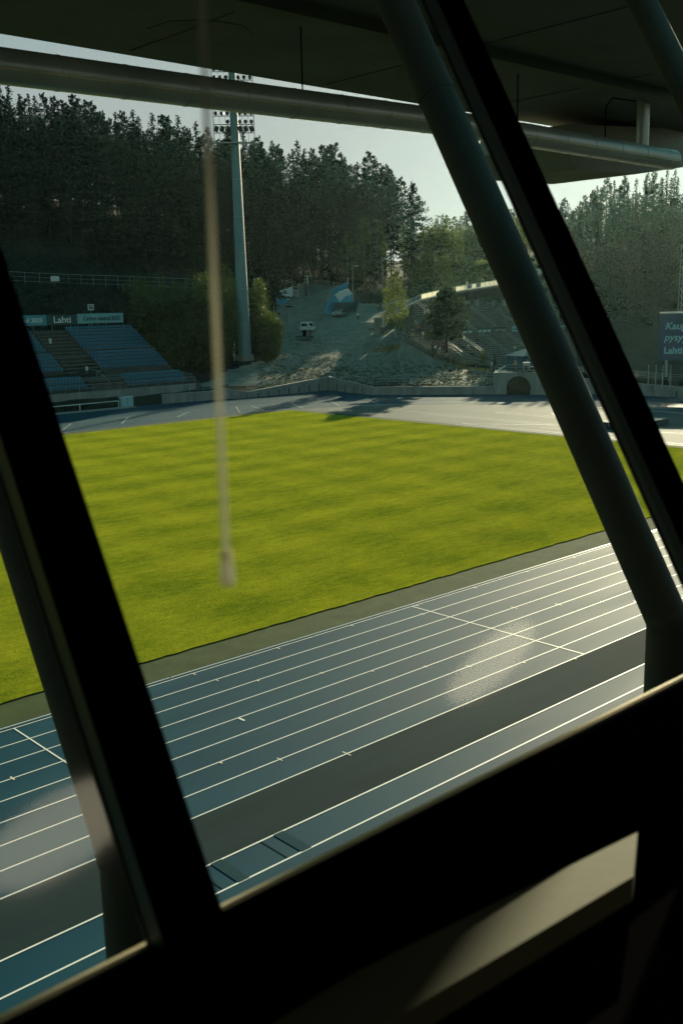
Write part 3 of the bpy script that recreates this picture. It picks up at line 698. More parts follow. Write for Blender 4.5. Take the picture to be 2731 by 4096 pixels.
fB, nB = vpl(at(668, 690, 238), at(676, 690, 238.5)); t_ = thing('concrete_block', 'plain concrete block behind the left wing wall', 'block', fB(672, 690)); flat_part('block_body', fB, nB, [(536, 310), (580, 310), (580, 368), (536, 362)], 2, M_CONC, t_)
fR, nR = vpl(at(752, 712, 222), at(810, 690, 231))
t_ = thing('portal_wall', 'slanted blue and white wing wall right of the gravel run', 'wall', fR(780, 700))
flat_part('blue_face', fR, nR, [(785, 492), (805, 470), (812, 428), (868, 358), (898, 408), (945, 362), (1000, 345), (1000, 420), (1000, 470), (820, 508)], .5, M_PORTB, t_)
flat_part('white_face', fR, nR, [(868, 358), (908, 325), (968, 302), (1000, 345), (945, 362), (898, 408)], .5, M_PALE, t_)
t2 = thing('portal_rail', 'blue slatted guard rail on the right wing wall', 'railing', fR(770, 690))
mb = MB(); e_ = [(848, 318), (905, 280), (964, 250)]; e2 = [(848, 350), (908, 318), (966, 292)]
for i in range(18):
    t = i / 17 * 2; k = min(1, int(t)); q = t - k
    a_ = fR(*c4(e_[k][0] + (e_[k + 1][0] - e_[k][0]) * q, e_[k][1] + (e_[k + 1][1] - e_[k][1]) * q), .2); b_ = fR(*c4(e2[k][0] + (e2[k + 1][0] - e2[k][0]) * q, e2[k][1] + (e2[k + 1][1] - e2[k][1]) * q), .2)
    mb.tube(a_, b_, .09, n=4)
mb.build('slat', M_TEAL, t2); mb = MB(); mb.path([fR(*c4(*q), .2) for q in e_], .08); mb.path([fR(*c4(*q), .2) for q in e2], .08); mb.build('rail', M_TEAL, t2)
railing('portal_rail', [fR(*c4(806, 425)), fR(*c4(830, 385)), fR(*c4(850, 355))], 'pale guard rail descending the left end of the right wing wall', h=1.6, nrail=3, step=2)
t_ = thing('marker_post', 'tall white marker post at the left edge of the gravel run', 'post', hit(665, 762)); p = hit(665, 754); mb = MB(); mb.box((p.x, p.y, p.z + 2.1), (.55, .35, 4.4), RZ); mb.build('post', M_CONC, t_)
mb = MB(); mb.box((p.x, p.y, p.z + 4.45), (1.3, .6, .3), RZ); mb.build('cap', M_DARK, t_)
p = hit(650, 663) if False else at(637, 668, 250); p = at(637 / 1, 672, 262)
bx = at((900 + 638 / 1.96) * .57415, (1000 + 262 / 1.96) * .57415, 248); t_ = thing('utility_box', 'small pale utility box at the forest edge above the gravel run', 'box', bx); mb = MB(); mb.box((bx.x, bx.y, bx.z + .9), (.95, .6, 1.9), RZ); mb.build('box_body', M_PALE, t_)
mb = MB(); mb.box((bx.x, bx.y, bx.z + 1.9), (1.1, .75, .1), RZ); mb.build('lid', M_GALV, t_)

# lamp posts
def lamp_post(x, yb, yt, d, lb, arm=1):
    a_ = at(x, yb, d); t_ = thing('street_lamp', lb, 'street lamp', a_, 'lamp posts beside the gravel run and path'); h = at(x, yt, d).z - a_.z
    mb = MB(); mb.tube(a_ - Vector((0, 0, .5)), a_ + Vector((0, 0, h)), .11, .07, 6); mb.build('pole', M_GALV, t_)
    for s in ((-1, 1) if arm == 2 else (1,)):
        mb = MB(); mb.tube(a_ + Vector((0, 0, h - .3)), a_ + Vector((s * rx * .6, s * ry * .6, h - .25)), .04, n=5); mb.build('arm', M_GALV, t_)
        mb = MB(); mb.box(a_ + Vector((s * rx * .9, s * ry * .9, h - .25)), (.75, .35, .18), RZ); hd = mb.build('lamp_head', M_LAMP, t_)
lamp_post(811, 722, 608, 224, 'tallest lamp post, standing at the right end of the right wing wall')
lamp_post(878, 665, 592, 245, 'lamp post by the forest edge above the birch')
lamp_post(727, 650, 578, 262, 'double-headed lamp post at the top of the gravel run', 2)
lamp_post(997, 660, 575, 262, 'lamp post in front of the sunlit shrubs', 1)
a_, b_ = at(731, 582, 262), at(752, 650, 262); t_ = thing('guy_wire', 'slanting stay cable beside the double-headed lamp post', 'cable', a_); mb = MB(); mb.tube(a_, b_, .05, n=5); mb.build('cable', M_GALV, t_)

# ------------------------------------------------------------------ vehicles
def wheel(t_, x, y, r=.33, w=.22):
    o = MB(); o.ring((x, y, r), r - .09, .1, (1, 0, 0), 18, 6); ty = MB(); ty.ring((0, 0, 0), r - .08, .09, (1, 0, 0), 18, 6)
    ty.tube((-w / 2, 0, 0), (w / 2, 0, 0), r - .02, None, 18); wo_ = ty.build('wheel', M_TYRE, t_, rel=False); wo_.location = (x, y, r)
    rm = MB(); s = .03 if x > 0 else -.03; rm.tube((x and (w / 2 + .005) * (1 if x > 0 else -1) - s, 0, 0), ((w / 2 + .02) * (1 if x > 0 else -1), 0, 0), r * .62, None, 12); ro = rm.build('rim', M_GALV, wo_, rel=False)
def shell(prof, wfun, n=None):        # car body: side profile (y,z) closed, half width as a function of z
    mb = MB(); k = len(prof); vs = []
    for s in (-1, 1):
        for y, z in prof: vs.append((s * wfun(z), y, z))
    mb.add(vs, [tuple(range(k)), tuple(range(2 * k - 1, k - 1, -1))] + [((i + 1) % k, i, k + i, k + (i + 1) % k) for i in range(k)]); return mb
# van seen from behind
pv = hit(707, 762); van = thing('parked_van', 'white van parked on the gravel run seen from behind', 'van', pv, rz=-rad(60))
vprof = [(-2.35, .32), (-2.4, .9), (-2.33, 1.1), (-2.15, 1.9), (-2.0, 1.98), (0.6, 2.0), (1.25, 1.25), (2.1, 1.02), (2.35, .8), (2.35, .32)]
vw = lambda z: .96 if z < 1.05 else .96 - (z - 1.05) * .19
shell(vprof, vw).build('body', M_CARW, van, rel=False, bevel=.06)
mb = MB(); mb.prism([(-.70, -2.34, 1.18), (.70, -2.34, 1.18), (.62, -2.19, 1.78), (-.62, -2.19, 1.78)], (0, -.012, 0)); mb.build('rear_window', M_GLASSD, van, rel=False)
for s in (-1, 1):
    mb = MB(); mb.prism([(s * .955, -1.9, 1.15), (s * .955, .5, 1.15), (s * .835, .35, 1.78), (s * .835, -1.8, 1.78)], (s * .012, 0, 0)); mb.build('side_window', M_GLASSD, van, rel=False)
    mb = MB(); mb.box((s * .87, -2.4, .98), (.14, .04, .4)); mb.build('tail_light', mat('red_lens', (.35, .03, .02), .3), van, rel=False)
    mb = MB(); mb.box((s * 1.08, .75, 1.2), (.2, .12, .22)); mb.build('mirror', M_DARK, van, rel=False, bevel=.03)
    for y in (-1.5, 1.45): wheel(van, s * .86, y, .34)
mb = MB(); mb.box((0, -2.43, .52), (1.85, .12, .26)); mb.build('rear_bumper', M_CARW, van, rel=False, bevel=.04)
mb = MB(); mb.box((0, -2.42, .92), (.5, .02, .12)); mb.build('number_plate', M_LAMP, van, rel=False)
mb = MB(); [mb.box((x, -.7, 2.02), (.05, 2.4, .04)) for x in (-.6, -.2, .2, .6)]; mb.build('roof_rib', M_CARW, van, rel=False)
# saloon car facing the camera
pc = hit(779, 727); car = thing('parked_car', 'silver saloon car parked beside the blue wing wall', 'car', pc, rz=-rad(243))
cprof = [(-2.2, .3), (-2.25, .85), (-1.75, .98), (-1.15, 1.38), (.15, 1.42), (.95, .98), (1.95, .82), (2.2, .62), (2.2, .3)]
cw = lambda z: .9 if z < .9 else .9 - (z - .9) * .42
shell(cprof, cw).build('body', M_CARS, car, rel=False, bevel=.06)
mb = MB(); mb.prism([(-.80, .93, 1.0), (.80, .93, 1.0), (.66, .24, 1.37), (-.66, .24, 1.37)], (0, .01, .015)); mb.build('windscreen', M_GLASSD, car, rel=False)
for s in (-1, 1):
    mb = MB(); mb.prism([(s * .87, -1.55, 1.0), (s * .87, .78, 1.0), (s * .715, .1, 1.36), (s * .715, -1.1, 1.34)], (s * .012, 0, 0)); mb.build('side_window', M_GLASSD, car, rel=False)
    mb = MB(); mb.box((s * .66, 2.14, .68), (.36, .16, .15)); mb.build('headlight', M_LAMP, car, rel=False, bevel=.03)
    mb = MB(); mb.box((s * .98, .7, 1.0), (.16, .1, .13)); mb.build('mirror', M_DARK, car, rel=False)
    for y in (-1.35, 1.38): wheel(car, s * .80, y, .31, .2)
mb = MB(); mb.box((0, 2.19, .66), (.7, .05, .14)); mb.build('grille', M_DARK, car, rel=False)
mb = MB(); mb.box((0, 2.22, .44), (.5, .03, .11)); mb.build('number_plate', M_LAMP, car, rel=False)
# skip container behind the car
pk = hit(800, 718); pk = at(797, 720, 223.5); pk.z = ground(pk.x, pk.y); ct = thing('skip_container', 'dark green ribbed open skip container behind the silver car', 'container', pk, rz=-rad(52))
mb = MB(); mb.prism([(-2.4, -1.1, .25), (2.0, -1.1, .25), (2.6, -1.1, 2.1), (-2.6, -1.1, 2.1)], (0, .08, 0)); mb.prism([(-2.4, 1.02, .25), (2.0, 1.02, .25), (2.6, 1.02, 2.1), (-2.6, 1.02, 2.1)], (0, .08, 0))
mb.prism([(-2.4, -1.02, .25), (-2.4, 1.02, .25), (-2.6, 1.02, 2.1), (-2.6, -1.02, 2.1)], (.08, 0, 0)); mb.prism([(2.0, -1.02, .25), (2.0, 1.02, .25), (2.6, 1.02, 2.1), (2.6, -1.02, 2.1)], (-.08, 0, 0)); mb.box((-.2, 0, .28), (4.3, 2.05, .06)); mb.build('tub', M_CONT, ct, rel=False)
mb = MB(); [mb.box((-2.2 + i * .52, -1.14, 1.15), (.09, .08, 1.8)) for i in range(9)]; [mb.box((-2.2 + i * .52, 1.14, 1.15), (.09, .08, 1.8)) for i in range(9)]; mb.build('rib', M_CONT, ct, rel=False)
mb = MB(); [mb.tube((x, s * .5, .0), (x, s * .5, .25), .12, n=8) for x in (-1.8, 1.6) for s in (-1, 1)]; mb.build('foot', M_DARK, ct, rel=False)
# snow groomer / work machine in front of van
pm = hit(703, 781); mc = thing('work_machine', 'small tracked work machine with a blade parked in front of the van', 'work machine', pm, rz=-rad(60))
mb = MB(); mb.box((0, 0, .55), (1.4, 2.6, .5)); mb.box((0, .9, 1.0), (1.1, .9, .5)); mb.build('chassis', mat('machine_body', (.05, .05, .05), .5, .2, 2), mc, rel=False, bevel=.05)
mb = MB(); [mb.tube(p0, p1, .05, n=5) for p0, p1 in (((-.55, -.9, .8), (-.5, -.7, 1.95)), ((.55, -.9, .8), (.5, -.7, 1.95)), ((-.55, .3, .8), (-.5, .1, 1.95)), ((.55, .3, .8), (.5, .1, 1.95)))]; mb.box((0, -.3, 2.0), (1.25, 1.1, .1)); mb.build('cab_frame', M_STEELB, mc, rel=False)
mb = MB(); mb.box((0, -.3, 1.35), (.98, .8, 1.1)); mb.build('cab_glass', M_GLASSD, mc, rel=False)
for s in (-1, 1):
    mb = MB(); mb.prism([(s * .85 - .18, -1.5, .15), (s * .85 - .18, 1.4, .15), (s * .85 - .18, 1.6, .45), (s * .85 - .18, 1.3, .72), (s * .85 - .18, -1.4, .72), (s * .85 - .18, -1.65, .45)], (.36, 0, 0)); mb.build('crawler_track', M_TYRE, mc, rel=False)
mb = MB(); mb.prism([(-1.5, -2.0, .1), (-1.5, -1.9, .8), (-1.5, -2.05, .85), (-1.5, -2.15, .1)], (3.0, 0, 0)); mb.build('blade', M_CONT, mc, rel=False)
# crowd barriers
def barrier(px, py, rz, lb, first=[None]):
    p = hit(px, py)
    if first[0] is None:
        t_ = thing('crowd_barrier', lb, 'barrier', p, 'steel crowd barriers on the gravel', rz)
        mb = MB(); mb.path([(-1.1, 0, .15), (-1.1, 0, 1.1), (1.1, 0, 1.1), (1.1, 0, .15), (-1.1, 0, .15)], .022, 5); mb.build('frame', M_GALV, t_, rel=False)
        mb = MB(); [mb.tube((-1.1 + .183 * i, 0, .15), (-1.1 + .183 * i, 0, 1.1), .009, n=4) for i in range(1, 12)]; mb.build('bar', M_GALV, t_, rel=False)
        for s in (-1, 1): mb = MB(); mb.tube((s * .8, -.3, .02), (s * .8, .3, .02), .02, n=4); mb.tube((s * .8, 0, .02), (s * .8, 0, .15), .02, n=4); mb.build('foot', M_GALV, t_, rel=False)
        first[0] = t_; return t_
    return dup(first[0], None, p, rz, lb)
bd = [((688, 789), -.6, 'crowd barrier left of the work machine'), ((706, 790), -.6, 'crowd barrier right in front of the work machine'), ((752, 788), -.7, 'crowd barrier by the leaning bicycle'), ((775, 788), -.72, 'crowd barrier in the middle of the gravel'),
      ((798, 790), -.75, 'crowd barrier in the sunlit patch of gravel'), ((822, 792), -.8, 'crowd barrier right of the sunlit gravel patch')]
for (q, rz, lb) in bd: barrier(*q, rz, lb)
words = ['first', 'second', 'third', 'fourth', 'fifth', 'sixth', 'seventh', 'eighth']
for i in range(8):
    x = 930 + i * 8.6; y = 802 + i * 2.1 - (0 if i < 6 else 0); barrier(x, y, -.72 - .02 * i, 'crowd barrier beside the path, %s from left in the row below the mound' % words[i])
# bicycles
def bicycle():
    t_ = thing('bicycle', 'bicycle', 'bicycle', (0, 0, 0), 'bicycles parked on the gravel')
    for x in (-.52, .52):
        w = MB(); w.ring((0, 0, 0), .33, .03, (0, 1, 0), 20, 4); wo_ = w.build('wheel', M_TYRE, t_, rel=False); wo_.location = (x, 0, .34)
        s = MB(); [s.tube((.3 * math.cos(k), 0, .3 * math.sin(k)), (-.3 * math.cos(k), 0, -.3 * math.sin(k)), .004, n=3) for k in (0, .8, 1.6, 2.4)]; s.build('spoke', M_GALV, wo_, rel=False)
    f = MB(); f.path([(-.52, 0, .34), (-.1, 0, .32), (.38, 0, .78), (-.2, 0, .78), (-.1, 0, .32)], .022, 5); f.path([(-.52, 0, .34), (-.2, 0, .78)], .018, 5); f.path([(.36, 0, .92), (.38, 0, .78), (.52, 0, .34)], .02, 5); f.tube((-.2, 0, .78), (-.24, 0, .92), .018, n=5)
    f.build('frame', mat('bicycle_paint', (.03, .05, .05), .4), t_, rel=False)
    s = MB(); s.prism([(-.38, -.08, .92), (-.38, .08, .92), (-.1, .02, .94), (-.1, -.02, .94)], (0, 0, .05)); s.build('saddle', M_DARK, t_, rel=False)
    h = MB(); h.path([(.28, -.3, 1.0), (.36, -.25, .98), (.36, .25, .98), (.28, .3, 1.0)], .018, 5); h.build('handlebar', M_DARK, t_, rel=False)
    return t_
bk = bicycle(); spots = [((846, 803), -.72, 'bicycle standing alone on the gravel left of the dry grass'), ((893, 806), -.3, 'dark bicycle at the edge of the sunlit dry grass'), ((727, 789), -1.0, 'bicycle leaning near the work machine'), ((899, 808), -.1, 'loaded bicycle just right of the dark one on the dry grass')]
for i, (q, rz, lb) in enumerate(spots):
    p = hit(*q)
    if i == 0: bk.location = p; bk.rotation_euler = (0, 0, rz); bk['label'] = lb; bk.scale = (1.15,) * 3
    else: dup(bk, None, p, rz, lb)

# ------------------------------------------------------------------ people
def skin_obj(name, joints, edges, m, parent, sub=1):
    me = bpy.data.meshes.new(name); me.from_pydata([j[0] for j in joints], edges, []); me.materials.append(m)
    o = bpy.data.objects.new(name, me); COL.objects.link(o); o.parent = parent
    sk = o.modifiers.new('skin', 'SKIN'); sk.use_smooth_shade = True
    for i, j in enumerate(joints): me.skin_vertices[0].data[i].radius = (j[1], j[1] * (j[2] if len(j) > 2 else 1)) if me.skin_vertices else (j[1], j[1])
    me.skin_vertices[0].data[0].use_root = True
    s = o.modifiers.new('sub', 'SUBSURF'); s.levels = sub; s.render_levels = sub
    return o
def V(*a): return Vector(a)
POSES = {
 'stand': dict(pel=V(0, 0, .93), ch=V(0, 0, 1.25), nk=V(0, .01, 1.47), hd=V(0, .03, 1.64), sh=.18, armL=[V(.22, .0, 1.16), V(.24, .07, .93)], armR=[V(-.22, .0, 1.16), V(-.24, .07, .93)],
              legL=[V(.10, .02, .5), V(.11, 0, .08)], legR=[V(-.10, .02, .5), V(-.12, 0, .08)]),
 'walk': dict(pel=V(0, 0, .92), ch=V(0, .04, 1.24), nk=V(0, .07, 1.46), hd=V(0, .1, 1.63), sh=.18, armL=[V(.24, -.08, 1.17), V(.22, .12, 1.05)], armR=[V(-.24, .12, 1.17), V(-.2, .3, 1.12)],
             legL=[V(.1, .18, .52), V(.1, .12, .1)], legR=[V(-.1, .0, .5), V(-.1, -.3, .18)]),
 'sit': dict(pel=V(0, 0, .48), ch=V(0, .06, .80), nk=V(0, .1, 1.0), hd=V(0, .14, 1.17), sh=.18, armL=[V(.23, .12, .76), V(.16, .32, .62)], armR=[V(-.23, .12, .76), V(-.16, .32, .62)],
             legL=[V(.14, .42, .5), V(.14, .45, .08)], legR=[V(-.14, .42, .5), V(-.14, .45, .08)]),
}
def person(pose, p, rz, lb, top, bottom, sc=1.0, group=None, hair=None, vest=False):
    P_ = POSES[pose]; t_ = thing('person', lb, 'person', p, group, rz); t_.scale = (sc,) * 3
    sL, sR = P_['nk'] + V(P_['sh'], 0, -.06), P_['nk'] + V(-P_['sh'], 0, -.06)
    hL, hR = P_['pel'] + V(.09, 0, -.04), P_['pel'] + V(-.09, 0, -.04)
    fw = V(0, .14, -.04)
    J = [(P_['pel'], .12), (P_['ch'], .13), (P_['nk'], .06), (P_['hd'] - V(0, 0, .04), .085), (P_['hd'] + V(0, 0, .06), .09), (sL, .055), (P_['armL'][0], .04), (P_['armL'][1], .03), (P_['armL'][1] + V(0, .04, -.08), .035),
         (sR, .055), (P_['armR'][0], .04), (P_['armR'][1], .03), (P_['armR'][1] + V(0, .04, -.08), .035), (hL, .085), (P_['legL'][0], .06), (P_['legL'][1], .04), (P_['legL'][1] + fw, .035), (hR, .085), (P_['legR'][0], .06), (P_['legR'][1], .04), (P_['legR'][1] + fw, .035)]
    E_ = [(0, 1), (1, 2), (2, 3), (3, 4), (2, 5), (5, 6), (6, 7), (7, 8), (2, 9), (9, 10), (10, 11), (11, 12), (0, 13), (13, 14), (14, 15), (15, 16), (0, 17), (17, 18), (18, 19), (19, 20)]
    skin_obj('body', J, E_, M_SKIN, t_)
    skin_obj('shirt', [(P_['pel'] + V(0, 0, .02), .15), (P_['ch'], .165), (P_['nk'] - V(0, 0, .05), .09), (sL, .075), ((sL + P_['armL'][0]) / 2, .07), (sR, .075), ((sR + P_['armR'][0]) / 2, .07)], [(0, 1), (1, 2), (2, 3), (3, 4), (2, 5), (5, 6)], top, t_)
    skin_obj('trousers', [(P_['pel'], .14), (hL, .105), (P_['legL'][0], .08), (P_['legL'][1], .06), (hR, .105), (P_['legR'][0], .08), (P_['legR'][1], .06)], [(0, 1), (1, 2), (2, 3), (0, 4), (4, 5), (5, 6)], bottom, t_)
    mb = MB(); mb.ball(P_['hd'] + V(0, -.015, .05), .11, 10, 6, sc=(.92, 1, .95)); mb.build('hair', hair or M_HAIR, t_, rel=False)
    for k in ('legL', 'legR'): mb = MB(); q = P_[k][1] + V(0, .06, -.04); mb.ball(q, .07, 8, 5, sc=(.75, 1.9, .6)); mb.build('shoe', M_DARK if pose != 'walk' else M_PALE, t_, rel=False)
    if vest:
        skin_obj('vest', [(P_['pel'] + V(0, 0, .1), .165), (P_['ch'], .18), (P_['nk'] - V(0, 0, .08), .10)], [(0, 1), (1, 2)], mat('hi_vis_yellow', (.62, .75, .06), .6), t_)
    return t_
C_ = lambda n, c: mat(n, c, .85, .1, 4)
WH, BK, GY, NV, PK, RD, BL_ = C_('white_cloth', (.7, .72, .7)), C_('black_cloth', (.012, .012, .014)), C_('grey_cloth', (.25, .26, .26)), C_('navy_cloth', (.02, .03, .07)), C_('pink_cloth', (.55, .2, .18)), C_('red_cloth', (.3, .04, .03)), C_('blue_cloth', (.06, .12, .25))
person('walk', hit(822, 737), -rad(40), 'jogger in a white shirt and dark shorts running up the gravel', WH, BK, 1.05)
person('walk', hit(868, 716), -rad(50), 'walker in a grey shirt on the path left of the birch', GY, BK, 1.05)
person('walk', hit(873, 715), -rad(50), 'walker in black beside the one in grey near the birch', BK, BK, 1.08)
person('stand', hit(993, 815), rad(120), 'person in black standing leftmost of the group below the pine', BK, NV)
person('stand', hit(999, 817), rad(160), 'person in a white top and dark trousers in the group below the pine', WH, BK)
person('stand', hit(1009, 818), rad(200), 'person in pale clothes standing right of the group below the pine', WH, GY)
person('stand', hit(1006, 808), rad(150), 'person in dark blue standing behind the group below the pine', NV, BK)
person('stand', hit(1019, 806), rad(180), 'person in black standing alone by the pine trunk', BK, BK)
person('stand', at(1072, 664, 221.5), rad(140), 'person in a white shirt looking over the bright balustrade', WH, NV)
sp = [((938, 752), WH, 'spectator in white sitting leftmost on the terrace behind the birch'), ((952, 750), GY, 'spectator in grey sitting beside the leftmost one on the terrace'), ((967, 749), BL_, 'spectator in blue sitting on the terrace between birch and pine'), ((979, 746), GY, 'spectator sitting on the terrace just left of the pine'),
      ((974, 728), WH, 'spectator in white sitting highest on the left of the terrace'), ((938, 779), BK, 'spectator in black sitting at the foot of the birch'), ((945, 781), GY, 'spectator in grey sitting low beside the one in black'), ((1065, 764), WH, 'spectator in white sitting just right of the pine near the banners'),
      ((1093, 786), BK, 'spectator in black sitting alone under the banners'), ((1061, 802), BK, 'spectator in black sitting low on the terrace stairs'), ((1074, 806), WH, 'spectator in pale clothes sitting low on the terrace stairs'), ((1081, 818), BK, 'spectator in black sitting lowest beside the handrail'), ((960, 762), RD, 'spectator in red sitting mid-terrace behind the birch'), ((947, 764), NV, 'spectator in navy sitting mid-terrace close to the birch')]
for i, (q, c, lb) in enumerate(sp):
    p = hit(*q); person('sit', p, rad(150 + (i * 37) % 60), lb, c, (BK, GY, NV)[i % 3], 1.05, 'spectators sitting on the terrace')
person('stand', hit(971, 782), rad(100), 'spectator in a white shirt standing at the top of the grass mound', WH, GY)
person('stand', hit(981, 788), rad(100), 'spectator in black standing beside the one in white above the mound', BK, NV)
pw = W(1.4, HT, 1.4)
person('stand', W(3.2, HT + .02, 1.3), rad(150), 'worker in a yellow high-visibility vest standing on the tunnel headwall', BK, BK, 1.1, vest=True)
person('stand', W(5.0, HT + .02, 1.7), rad(120), 'worker in dark clothes beside the console above the tunnel', BK, GY, 1.05)
person('stand', at(1129, 853, 166), rad(60), 'person in white bending by the quad bike left of the tunnel', WH, GY)
person('stand', at(1506, 878, 170), rad(-120), 'person in black behind the rail at the far right by the flagpoles', BK, BK, 1.05)
person('walk', at(1516, 880, 169), rad(-100), 'person in grey moving behind the rail between the flagpoles', GY, NV)
person('sit', at(1560, 884, 167), rad(-120), 'person in pink sitting behind the rail at the far right', PK, NV)
person('sit', at(1528, 887, 168), rad(-110), 'person in white sitting low behind the rail at the far right', WH, NV)
# console, quad bike, stacked boards above the tunnel
p = W(5.0, HT, 1.0); t_ = thing('console', 'metal console box standing on the tunnel headwall', 'console', p); mb = MB(); mb.box(p + Vector((0, 0, .75)), (1.0, .7, 1.3), -.9); mb.build('box_body', M_GALV, t_); mb = MB(); mb.box(p + Vector((0, 0, 1.45)), (1.15, .8, .1), -.9); mb.build('top', M_PALE, t_)
mb = MB(); mb.box(p + (CAM - p).normalized() * .62 + Vector((0, 0, .6)), (.6, .05, .7), -.9); mb.build('screen', M_DARK, t_)
p = hit(1141, 856); t_ = thing('quad_bike', 'dark quad bike parked left of the tunnel headwall', 'quad bike', p, rz=-.9)
mb = MB(); mb.prism([(-.9, -.25, .5), (-.8, -.25, .85), (-.2, -.25, .8), (.1, -.25, .95), (.5, -.25, .8), (.95, -.25, .6), (.9, -.25, .45)], (0, .5, 0)); mb.build('body', mat('quad_body', (.02, .02, .025), .35), t_, rel=False, bevel=.04)
for x in (-.62, .65):
    for y in (-.42, .42): w = MB(); w.tube((0, -.12, 0), (0, .12, 0), .28, None, 14); o = w.build('wheel', M_TYRE, t_, rel=False); o.location = (x, y, .28)
mb = MB(); mb.path([(.3, -.35, 1.15), (.4, 0, 1.05), (.3, .35, 1.15)], .02, 5); mb.build('handlebar', M_DARK, t_, rel=False)
mb = MB(); mb.prism([(-.7, -.15, .88), (0, -.15, .9), (0, -.15, .98), (-.7, -.15, .96)], (0, .3, 0)); mb.build('seat', M_DARK, t_, rel=False)
p = hit(1150, 862); t_ = thing('board_stack', 'stack of pale boards lit by the sun beside the quad bike', 'boards', p)
for i in range(4): mb = MB(); mb.box(p + Vector((0, 0, .12 + i * .22)), (1.9, .5, .12), -.9 + i * .12); mb.build('board', M_PALE, t_)
p = at(1150, 846, 164.5); t_ = thing('leaning_plank', 'long bright plank leaning up beside the stack of boards', 'plank', p); mb = MB(); mb.tube(at(1141, 851, 164.5), at(1160, 840, 164.0), .12, n=4); mb.build('plank_body', M_PALE, t_)
# canopy booth right of the tunnel
fT, nT = vpl(at(1200, 850, 168), at(1290, 850, 174)); t_ = thing('canopy_booth', 'dark blue canvas booth with a pale peaked roof right of the tunnel', 'booth', fT(1240, 850))
mb = MB(); mb.prism([fT(1201, 850), fT(1290, 856), fT(1290, 812), fT(1201, 818)], nT * (4 if nT.dot(Vector((1, 1, 0))) > 0 else -4)); mb.build('canvas_wall', mat('blue_canvas', (.02, .09, .13), .8, .15, 1), t_)
nn4 = nT * (4.3 if nT.dot(Vector((1, 1, 0))) > 0 else -4.3); P4 = [fT(1198, 818.5) - nn4 * .05, fT(1293, 812) - nn4 * .05, fT(1293, 812) + nn4, fT(1198, 818.5) + nn4]; ap = sum(P4, Vector()) / 4 + Vector((0, 0, 1.5))
mb = MB(); mb.add(P4 + [ap], [(0, 1, 4), (1, 2, 4), (2, 3, 4), (3, 0, 4)]); mb.build('roof', mat('pale_canvas', (.14, .19, .19), .8, .1, 1), t_)
p = at(1225, 853, 164); t_ = thing('folding_table', 'small table with benches behind the rail in front of the canvas booth', 'table', p); mb = MB(); mb.box(p + Vector((0, 0, .75)), (2.2, .8, .06), -.8); mb.build('tabletop', M_GALV, t_)
mb = MB(); [mb.box(p + Vector((s * .7, -s * .7, .37)), (.06, .06, .75)) for s in (-1, 1)]; mb.build('leg', M_GALV, t_)
p = at(1183, 826, 168); t_ = thing('thin_mast', 'thin pole with a small light rising above the worker in the yellow vest', 'pole', p); mb = MB(); q = at(1181, 798, 168); mb.tube((p.x, p.y, HT), q, .05, n=5); mb.build('pole', M_GALV, t_); mb = MB(); mb.ball(q, .16); mb.build('light', M_LAMP, t_)

# ------------------------------------------------------------------ standing terrace
terr = thing('standing_terrace', 'large grey stepped standing terrace rising behind the bend on the right', 'terrace', TQ)
def TP(u, w, z): return Vector((TQ.x + TE.x * u + TU.x * w, TQ.y + TE.y * u + TU.y * w, z))
mb = MB(); w = TW0; tread = .62
while w < TW1:
    z = terrace_z(w + tread) ; lu = tleft(w)
    wob = 0
    mb.add([TP(lu, w, terrace_z(w) - .05), TP(TL1, w, terrace_z(w) - .05), TP(TL1, w, z), TP(lu, w, z), TP(lu, w + tread, z), TP(TL1, w + tread, z), TP(lu, w, z - 1), TP(lu, w + tread, z - 1)], [(0, 1, 2, 3), (3, 2, 5, 4), (0, 3, 4, 7, 6)])
    w += tread
mb.build('step', mat('terrace_concrete', (0.085, 0.095, 0.08), .9, .45, .7, .8, 2.5, bdist=.1), terr)
mb = MB(); w = TW0
while w < TW1:
    z = terrace_z(w + tread); lu = tleft(w); mb.prism([TP(lu, w - .03, z - .11), TP(TL1, w - .03, z - .11), TP(TL1, w - .03, z + .01), TP(lu, w - .03, z + .01)], TU * .1); w += tread
mb.build('step_edge', mat('step_edge_timber', (0.20, 0.21, 0.17), .85, .55, .9, stretch=(1, 1, 4)), terr)
for i, u in enumerate((-8.2, -.8, 7.4, 15.6, 23.8, 32, 40.2, 48.4)):
    for s in (0, 1.0):
        r_ = MB(); pts = [TP(u + s, w, terrace_z(w) + .95) for w in (TW0 + .5, -5, 0, 4, 7.9)]; r_.path(pts, .035, 5)
        for w in (-9, -6.5, -4, -1.5, 1, 3.5, 6): r_.tube(TP(u + s, w, terrace_z(w)), TP(u + s, w, terrace_z(w) + .95), .03, n=4)
        r_.build('handrail', M_GALV, terr)
for i in range(14):
    u = -5 + i * 3.4; mb = MB(); q = TP(u, TW1 - .25, terrace_z(TW1)); mb.box(q + Vector((0, 0, .35)), (1.3, .5, .7 + .35 * (i % 3)), .1); mb.build('concrete_stub', M_CONC, terr)
BW = -.6
